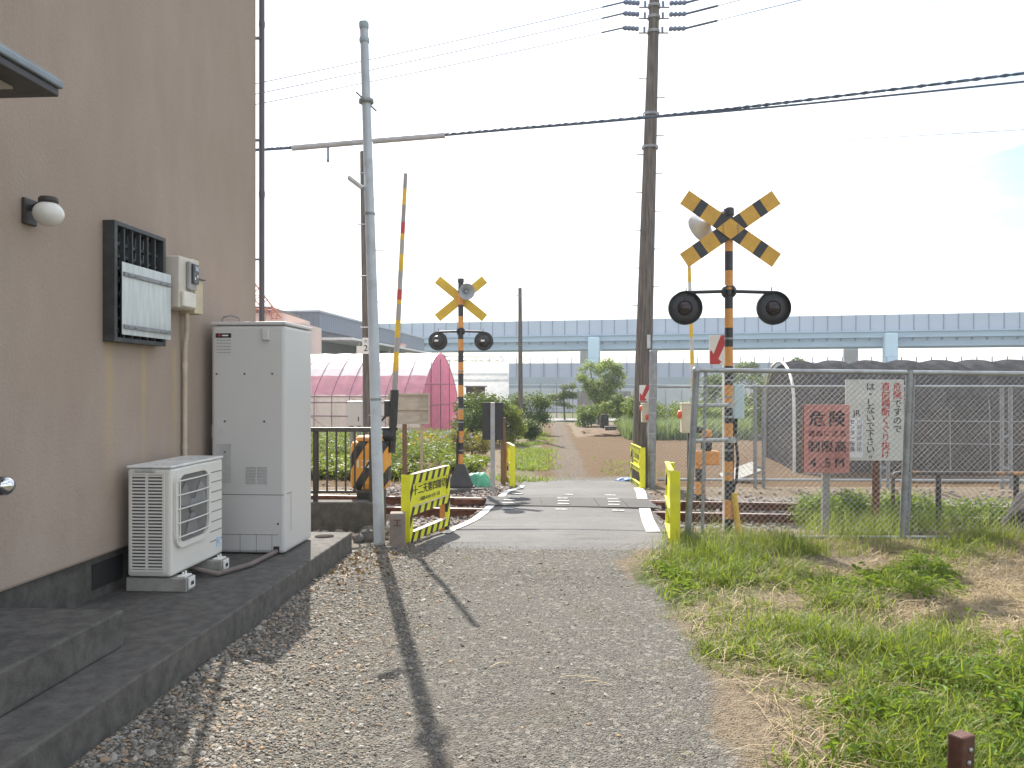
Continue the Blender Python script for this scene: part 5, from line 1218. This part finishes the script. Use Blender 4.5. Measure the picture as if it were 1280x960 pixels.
def lawn():
    pts = []; hs = []; ws = []; ln = []
    while len(pts) < 100000:
        y = 2.4+6.4*random.random()**1.25; x = random.uniform(1.0, .75*y+1.2 if y > 3 else 4)
        dn = grass_density(x, y)
        if random.random() > dn: continue
        k = random.randint(4, 14); hk = random.uniform(.6, 1.35)
        for _ in range(k):
            pts.append((x+random.gauss(0, .03), y+random.gauss(0, .03))); h = hk*random.uniform(.06, .2)*(.5+.8*dn); h *= 1.5 if random.random() < .08 else 1
            hs.append(h); ws.append(random.uniform(.003, .009)); ln.append(random.triangular(.3, .985, .86))
    blades('grass', leafmat('meadow grass blades', (.06, .12, .012), (.25, .31, .04), .5), pts, hs, ws, ln, 'green tufty grass on the verge right of the gravel lane')
    # taller grass along the fence
    pts = []; hs = []; ws = []; ln = []
    for _ in range(1150):
        x = random.uniform(1.4, 7); y = random.uniform(7.5, 9.3) if x > 1.9 else random.uniform(7.0, 8.3)
        if x < road_r(y)+.03 and y > 7.75: continue
        if nz(x, y, 1.1, 12) < -.18 or (y > 8.5 and not 3.2 < x < 4.8 and random.random() < .75): continue
        for _ in range(random.randint(6, 14)):
            pts.append((x+random.gauss(0, .05), y+random.gauss(0, .05))); hs.append(random.uniform(.08, .36)*(1.3 if y > 8.4 else .85)); ws.append(random.uniform(.003, .007)); ln.append(random.uniform(.1, .75))
    blades('tall_grass', leafmat('tall grass blades', (.07, .13, .025), (.25, .29, .07), .45), pts, hs, ws, ln, 'taller uncut grass at the foot of the chain-link fence')
    pts = []; hs = []; ws = []; ln = []
    for _ in range(420):
        x = random.uniform(1.9, 7); y = random.gauss(8.12, .16)
        if nz(x, y, 1.6, 44) < -.05: continue
        for _ in range(random.randint(5, 12)): pts.append((x+random.gauss(0, .05), y+random.gauss(0, .05))); hs.append(random.uniform(.1, .3)); ws.append(random.uniform(.003, .006)); ln.append(random.uniform(.2, .85))
    blades('fence_grass', leafmat('mixed dry and green grass', (.09, .12, .03), (.34, .31, .12), .4), pts, hs, ws, ln, 'ragged half dry grass hiding the bottom rail of the chain-link fence')
    # broad leaved weeds
    V = []; F = []
    for _ in range(7500):
        y = 2.6+4.6*random.random(); x = random.uniform(1.25, 4.6); d = nz(x, y, .7, 21)+.5*nz(x, y, 2, 22)
        if d+random.gauss(0, .25) < .12 or grass_density(x, y) < .25: continue
        z = G(x, y); hh = random.uniform(.03, .13)
        for k in range(random.randint(4, 9)):
            a = random.uniform(0, 6.28); l = random.uniform(.03, .08); w = l*.16; tz = z+hh*random.uniform(.3, 1); px_, py_ = x+random.gauss(0, .04), y+random.gauss(0, .04); ca, sa = math.cos(a), math.sin(a); o = len(V); dr = random.uniform(-.55, .2)*l
            V += [(px_, py_, tz), (px_+ca*l*.5-sa*w, py_+sa*l*.5+ca*w, tz+.18*l), (px_+ca*l, py_+sa*l, tz+dr), (px_+ca*l*.5+sa*w, py_+sa*l*.5-ca*w, tz+.18*l)]; F += [(o, o+1, o+2), (o, o+2, o+3)]
    m = MB(); m.raw(V, F); tag(m.build('ground_weeds', leafmat('broad weed leaves', (.06, .14, .018), (.15, .25, .035), .42, .6), fix=False), 'broad-leaved low weeds growing through the verge grass', 'weeds', kind='stuff')
    # dry straw
    pts = []; hs = []; ws = []; ln = []
    while len(pts) < 30000:
        y = random.uniform(3, 8.2); x = random.uniform(1.2, .72*y+1.0); dry = float(sstep(1.5, 2.6, x-.30*(8.2-y)))*float(sstep(4.0, 5.2, y))
        if random.random() > dry*(.6+1.1*nz(x, y, .9, 31))+.06: continue
        pts.append((x, y)); hs.append(random.uniform(.1, .45)); ws.append(random.uniform(.0025, .006)); ln.append(random.uniform(.8, .99))
    blades('dry_straw', leafmat('dry straw', (.22, .15, .08), (.52, .41, .25), .2), pts, hs, ws, ln, 'flattened dry straw coloured grass on the verge', flat=True)
    # sparse sprigs on the lane edge
    pts = []; hs = []; ws = []; ln = []
    for x0, y0 in ((.18, 5.2), (.55, 5.6), (.75, 5.45), (-.62, 5.3), (-.4, 7.4), (.3, 6.8), (.9, 4.6), (.85, 3.9), (-.95, 3.9), (.72, 3.5), (1.0, 6.4)):
        for _ in range(70): pts.append((x0+random.gauss(0, .06), y0+random.gauss(0, .05))); hs.append(random.uniform(.01, .04)); ws.append(.004); ln.append(random.uniform(.4, .95))
    blades('grass_sprigs', leafmat('dry green sprigs', (.18, .19, .05), (.32, .30, .10), .4), pts, hs, ws, ln, 'small sparse grass sprigs in the gravel of the lane')
    # path grass and field rows beyond
    pts = []; hs = []; ws = []; ln = []
    while len(pts) < 6500:
        y = random.uniform(16.2, 34); x = xpath(y)-.95+random.gauss(0, .33)
        if nz(x, y, .7, 40) < .02: continue
        pts.append((x, y)); hs.append(random.uniform(.05, .2)); ws.append(.02); ln.append(random.uniform(.3, .8))
    for _ in range(1200):
        y = random.uniform(17, 24); x = xpath(y)+random.uniform(.8, 2.2)
        if nz(x, y, .8, 41) > .25: pts.append((x, y)); hs.append(random.uniform(.04, .12)); ws.append(.018); ln.append(random.uniform(.3, .8))
    blades('path_grass', leafmat('path grass', (.10, .16, .03), (.22, .28, .06), .45), pts, hs, ws, ln, 'bright grass growing beside the dirt path beyond the track')
    pts = []; hs = []; ws = []; ln = []
    for _ in range(9000):
        y = random.uniform(29.5, 33); x = random.uniform(4.3, 12); pts.append((x, y)); hs.append(random.uniform(.4, .95)); ws.append(.035); ln.append(random.uniform(.05, .5))
    blades('leek_rows', leafmat('grey green leek leaves', (.13, .19, .11), (.25, .32, .20), .35), pts, hs, ws, ln, 'rows of grey green leek plants along the back of the brown field', 'crop')
    # garden on the left
    pts = []; hs = []; ws = []; ln = []
    for _ in range(13000):
        y = random.uniform(16.2, 31); x = xpath(y)-random.uniform(2.9, 11)
        if nz(x, y, .6, 50) < .05 and y < 24: continue
        pts.append((x, y)); hs.append(random.uniform(.12, .5)*(1.2 if y > 22 else .6)); ws.append(random.uniform(.012, .03)); ln.append(random.uniform(.1, .7))
    blades('garden_plants', leafmat('garden leaves', (.08, .12, .04), (.22, .26, .11), .45), pts, hs, ws, ln, 'mixed green vegetable and flower bed beyond the track at left', 'garden')
    V = []; F = []
    for _ in range(1100):
        y = random.uniform(17, 30); x = xpath(y)-random.uniform(3.0, 11); z = G(x, y)
        if nz(x, y, .45, 71) < -.1: continue
        leafcloud(V, F, (x, y, z+.22), (.22, .22, .2), 34, .05)
    m = MB(); m.raw(V, F); tag(m.build('flower_bed_plants', leafmat('bed leaves', (.045, .085, .02), (.12, .17, .045), .4), fix=False), 'bushy flower bed plants between the garden rows beyond the track', 'garden plants', kind='stuff')
    V = []; F = []
    for _ in range(1500):
        y = random.uniform(16.6, 20); x = xpath(y)-random.uniform(2.0, 8); z = G(x, y)
        if nz(x, y, .5, 61) < 0: continue
        leafcloud(V, F, (x, y, z+.15), (.16, .16, .13), 12, .075)
    m = MB(); m.raw(V, F); tag(m.build('leafy_vegetables', leafmat('vegetable leaves', (.08, .12, .02), (.17, .21, .035), .4), fix=False), 'low yellow green leafy vegetables in the garden bed behind the railing', 'vegetables', kind='stuff')
    for nm, c1, c2, cx, cd, lb in (('orange_flowers', (.55, .25, .02), (.65, .45, .04), -2.3, 22, 'orange flowers in the garden bed below the pink gable'), ('blue_flowers', (.30, .32, .55), (.45, .42, .62), -1.6, 23.5, 'pale blue flowers in the garden bed by the far signal')):
        V = []; F = []
        for _ in range(34):
            x = cx+random.gauss(0, .8); y = cd+random.gauss(0, .8); leafcloud(V, F, (x, y, G(x, y)+random.uniform(.4, .65)), (.05, .05, .04), 7, .035)
        m = MB(); m.raw(V, F); tag(m.build(nm, leafmat(nm, c1, c2, .3), fix=False), lb, 'flowers', kind='stuff')
lawn()

# ------------------------------------------------------------------ small odds and ends
def lumpy(name, mat, base, rad, label, cat, seed=1, group=None):
    b = bmesh.new(); bmesh.ops.create_icosphere(b, subdivisions=4, radius=1)
    for v in b.verts:
        n = mnoise.noise(v.co*1.6+Vector((seed*3.1, 0, 0)))*.28+mnoise.noise(v.co*4.5+Vector((seed, 5, 0)))*.13+mnoise.noise(v.co*11+Vector((seed, 9, 0)))*.05
        v.co = Vector((v.co.x*rad[0], v.co.y*rad[1], max(-.15, v.co.z)*rad[2]))*(1+n)
    me = bpy.data.meshes.new(name); b.to_mesh(me); b.free(); me.materials.append(mat); me.polygons.foreach_set('use_smooth', [True]*len(me.polygons))
    o = bpy.data.objects.new(name, me); C.objects.link(o); o.location = (base[0], base[1], G(base[0], base[1])); return tag(o, label, cat, group)
SOILM = M('turned brown soil', (.125, .078, .04), .95, 0, .3, 4, .9, 18, (.10, .06, .035), .5, 3)
lumpy('soil_mound', SOILM, (pxm(760, 33), 33.5), (1.25, 2.0, .24), 'low mound of turned brown soil right of the path', 'soil mound', 3)
lumpy('net_heap', M('bundled black netting', (.055, .048, .045), .9, 0, .4, 20, 1, 60), (5.72, 8.55), (.42, .35, .5), 'heap of bundled dark netting at the right edge by the fence', 'netting', 5)
lumpy('green_net', filmmat('pale green net', (.16, .52, .36), .4), (pxm(596, 15.2), 15.1), (.26, .2, .34), 'crumpled pale green net at the foot of the far signal', 'netting', 8)
lumpy('white_sack', K['white'], (pxm(729, 41), 41), (.25, .2, .26), 'crumpled white sack at the end of the path', 'sack', 9)
lumpy('blue_sheet', M('blue plastic sheet', (.10, .20, .42), .5), (pxm(790, 16.2)-.1, 16.4), (.22, .12, .07), 'small blue plastic sheet by the utility pole foot', 'sheet', 2)
b = Vector((pxm(772, 33), 33, 0)); b.z = G(b.x, b.y); t = thing('timber_stack', 'low stack of grey timber boards at the edge of the brown field', 'timber stack', b, .05)
for k in range(3):
    for j in range(2): MB().box((random.uniform(-.05, .05), j*.26, .06+k*.12), (1.0, .22, .09), .006, (0, 0, random.uniform(-.05, .05))).build('board', K['conc'], t)
MB().box((.1, -.25, .42), (.09, .05, .95), .006, (0, .6, 0)).build('leaning_board', M('pale board', (.42, .33, .22), .8), t)
b = Vector((pxm(757, 34), 34.5, 0)); t = thing('tree_stump', 'short dark tree stump beside the timber stack', 'stump', (b.x, b.y, G(b.x, b.y))); MB().lathe([(.24, -.1), (.2, .15), (.19, .75), (.15, .8), (0, .81)], (0, 0, 0), n=14).build('stump', M('dark bark', (.045, .045, .035), .95, 0, .4, 5, .8, 15), t)
for px, w, lb in ((734, .5, 'grey corrugated panel left of the central tree trunk'), (780, .38, 'pale corrugated panel between the central tree and utility pole')):
    d = 44; b = Vector((pxm(px, d), d, -.42)); m = MB(); n = 14; zz = P(0, 489, d).z+.42
    for i in range(n): x0, x1 = -w+2*w*i/n, -w+2*w*(i+1)/n; m.prism([(x0, .04*(i % 2), 0), (x1, .04*((i+1) % 2), 0), (x1, .04*((i+1) % 2), zz), (x0, .04*(i % 2), zz)], (0, .012, 0))
    t = thing('corrugated_fence', lb, 'fence', b, 0, 'corrugated panels by the central tree'); m.build('sheet', M('grey corrugated metal', (.33, .34, .35), .5, .2, .1, 2, dirt=(.2, .14, .1), da=.5, ds=2), t); MB().tube([(-w, .06, -.1), (-w, .06, zz+.1)], .04, 8).build('post', K['galv2'], t)
b = P(925, 603, 16.5); o = MB().box((0, 0, .16), (.75, .5, .06), .01, (.3, -.35, 0)).build('concrete_slab', K['conc2'], None, (b.x, b.y, G(b.x, b.y))); tag(o, 'tilted pale concrete slab lying behind the far fence', 'slab')
V = []; F = []
for _ in range(260):
    x, y = random.gauss(-1.42, .22), random.gauss(7.25, .45)
    if x < -2.1+.07*y+.05 or y > 8: continue
    leafcloud(V, F, (x, y, G(x, y)+.015), (.01, .01, .008), 1, .022)
m = MB(); m.raw(V, F); tag(m.build('dead_leaves', leafmat('dead brown leaves', (.10, .045, .018), (.26, .12, .04), .1), fix=False), 'scattered brown dead leaves on the gravel at the terrace corner', 'leaves', kind='stuff')
st = MB()
for (x, y, a, l) in ((.48, 4.35, .9, .22), (.52, 4.28, .8, .15), (-.02, 4.6, 1.7, .13)):
    st.tube([(x, y, G(x, y)+.012), (x+.5*l*math.cos(a+2), y+.5*l*math.sin(a+2), G(x, y)+.022), (x+l*math.cos(a+2.1), y+l*math.sin(a+2.1), G(x, y)+.012)], .0022, 5)
tag(st.build('straw_stalks', M('straw', (.55, .42, .24), .7)), 'few dry straw stalks lying loose on the gravel lane', 'straw', kind='stuff')

def haze():
    o = MB().bb((-4050, -640, -3), (4050, 4050, 14)).build('haze', hz_mat()); tag(o, 'thin bright summer haze in the air', 'haze', kind='stuff')
def hz_mat():
    m, nt = nodes('thin haze'); v = nt.nodes.new('ShaderNodeVolumePrincipled'); v.inputs['Density'].default_value = .0008; v.inputs['Color'].default_value = (.86, .92, 1, 1); v.inputs['Anisotropy'].default_value = .3
    o = nt.nodes.new('ShaderNodeOutputMaterial'); L(nt, v.outputs[0], o.inputs['Volume']); return m
haze()

# ------------------------------------------------------------------ light, sky, camera
AZ, EL = -14.0, 44.5                                     # sun ahead, a little left of the view
sd = Vector((math.sin(R(AZ))*math.cos(R(EL)), math.cos(R(AZ))*math.cos(R(EL)), math.sin(R(EL))))
sun = bpy.data.lights.new('sun', 'SUN'); sun.energy = 4.7; sun.angle = R(.5); sun.color = (1, .94, .85)
so = bpy.data.objects.new('sun', sun); so.rotation_euler = (-sd).to_track_quat('-Z', 'Y').to_euler(); so.location = (0, 0, 30); C.objects.link(so)
W = bpy.data.worlds.new('World'); S.world = W; W.use_nodes = True; nt = W.node_tree; nt.nodes.clear()
sky = nt.nodes.new('ShaderNodeTexSky'); sky.sky_type = 'NISHITA'; sky.sun_disc = False; sky.sun_elevation = R(EL); sky.sun_rotation = R(AZ); sky.dust_density = 1.2; sky.air_density = 1.0; sky.ozone_density = 1.0
tc = nt.nodes.new('ShaderNodeTexCoord'); mp = nt.nodes.new('ShaderNodeMapping'); mp.inputs['Scale'].default_value = (1, 1, 3.2); L(nt, tc.outputs['Generated'], mp.inputs[0])
cl = noise(nt, mp.outputs[0], 2.3, 7, .55)
cloud = mixc(nt, math_(nt, 'MULTIPLY', ramp(nt, cl, .39, .58), .96), sky.outputs[0], (8.6, 8.8, 9.0))
bg = nt.nodes.new('ShaderNodeBackground'); bg.inputs['Strength'].default_value = .10; L(nt, cloud, bg.inputs[0]); wo = nt.nodes.new('ShaderNodeOutputWorld'); L(nt, bg.outputs[0], wo.inputs[0])
cam = bpy.data.cameras.new('camera'); cam.sensor_width = 36; cam.lens = 36*FPX/1280; cam.shift_y = (HOR-480)/1280; cam.clip_start = .05; cam.clip_end = 9000
co_ = bpy.data.objects.new('camera', cam); co_.location = (0, 0, CAMH); co_.rotation_euler = (R(90), 0, 0); C.objects.link(co_); S.camera = co_
S.view_settings.view_transform = 'Standard'; S.view_settings.look = 'None'; S.view_settings.gamma = 1; S.view_settings.use_curve_mapping = False; S.view_settings.exposure = 1.08
S.render.engine = 'CYCLES'; S.cycles.max_bounces = 8; S.cycles.transparent_max_bounces = 12; S.cycles.use_denoising = True
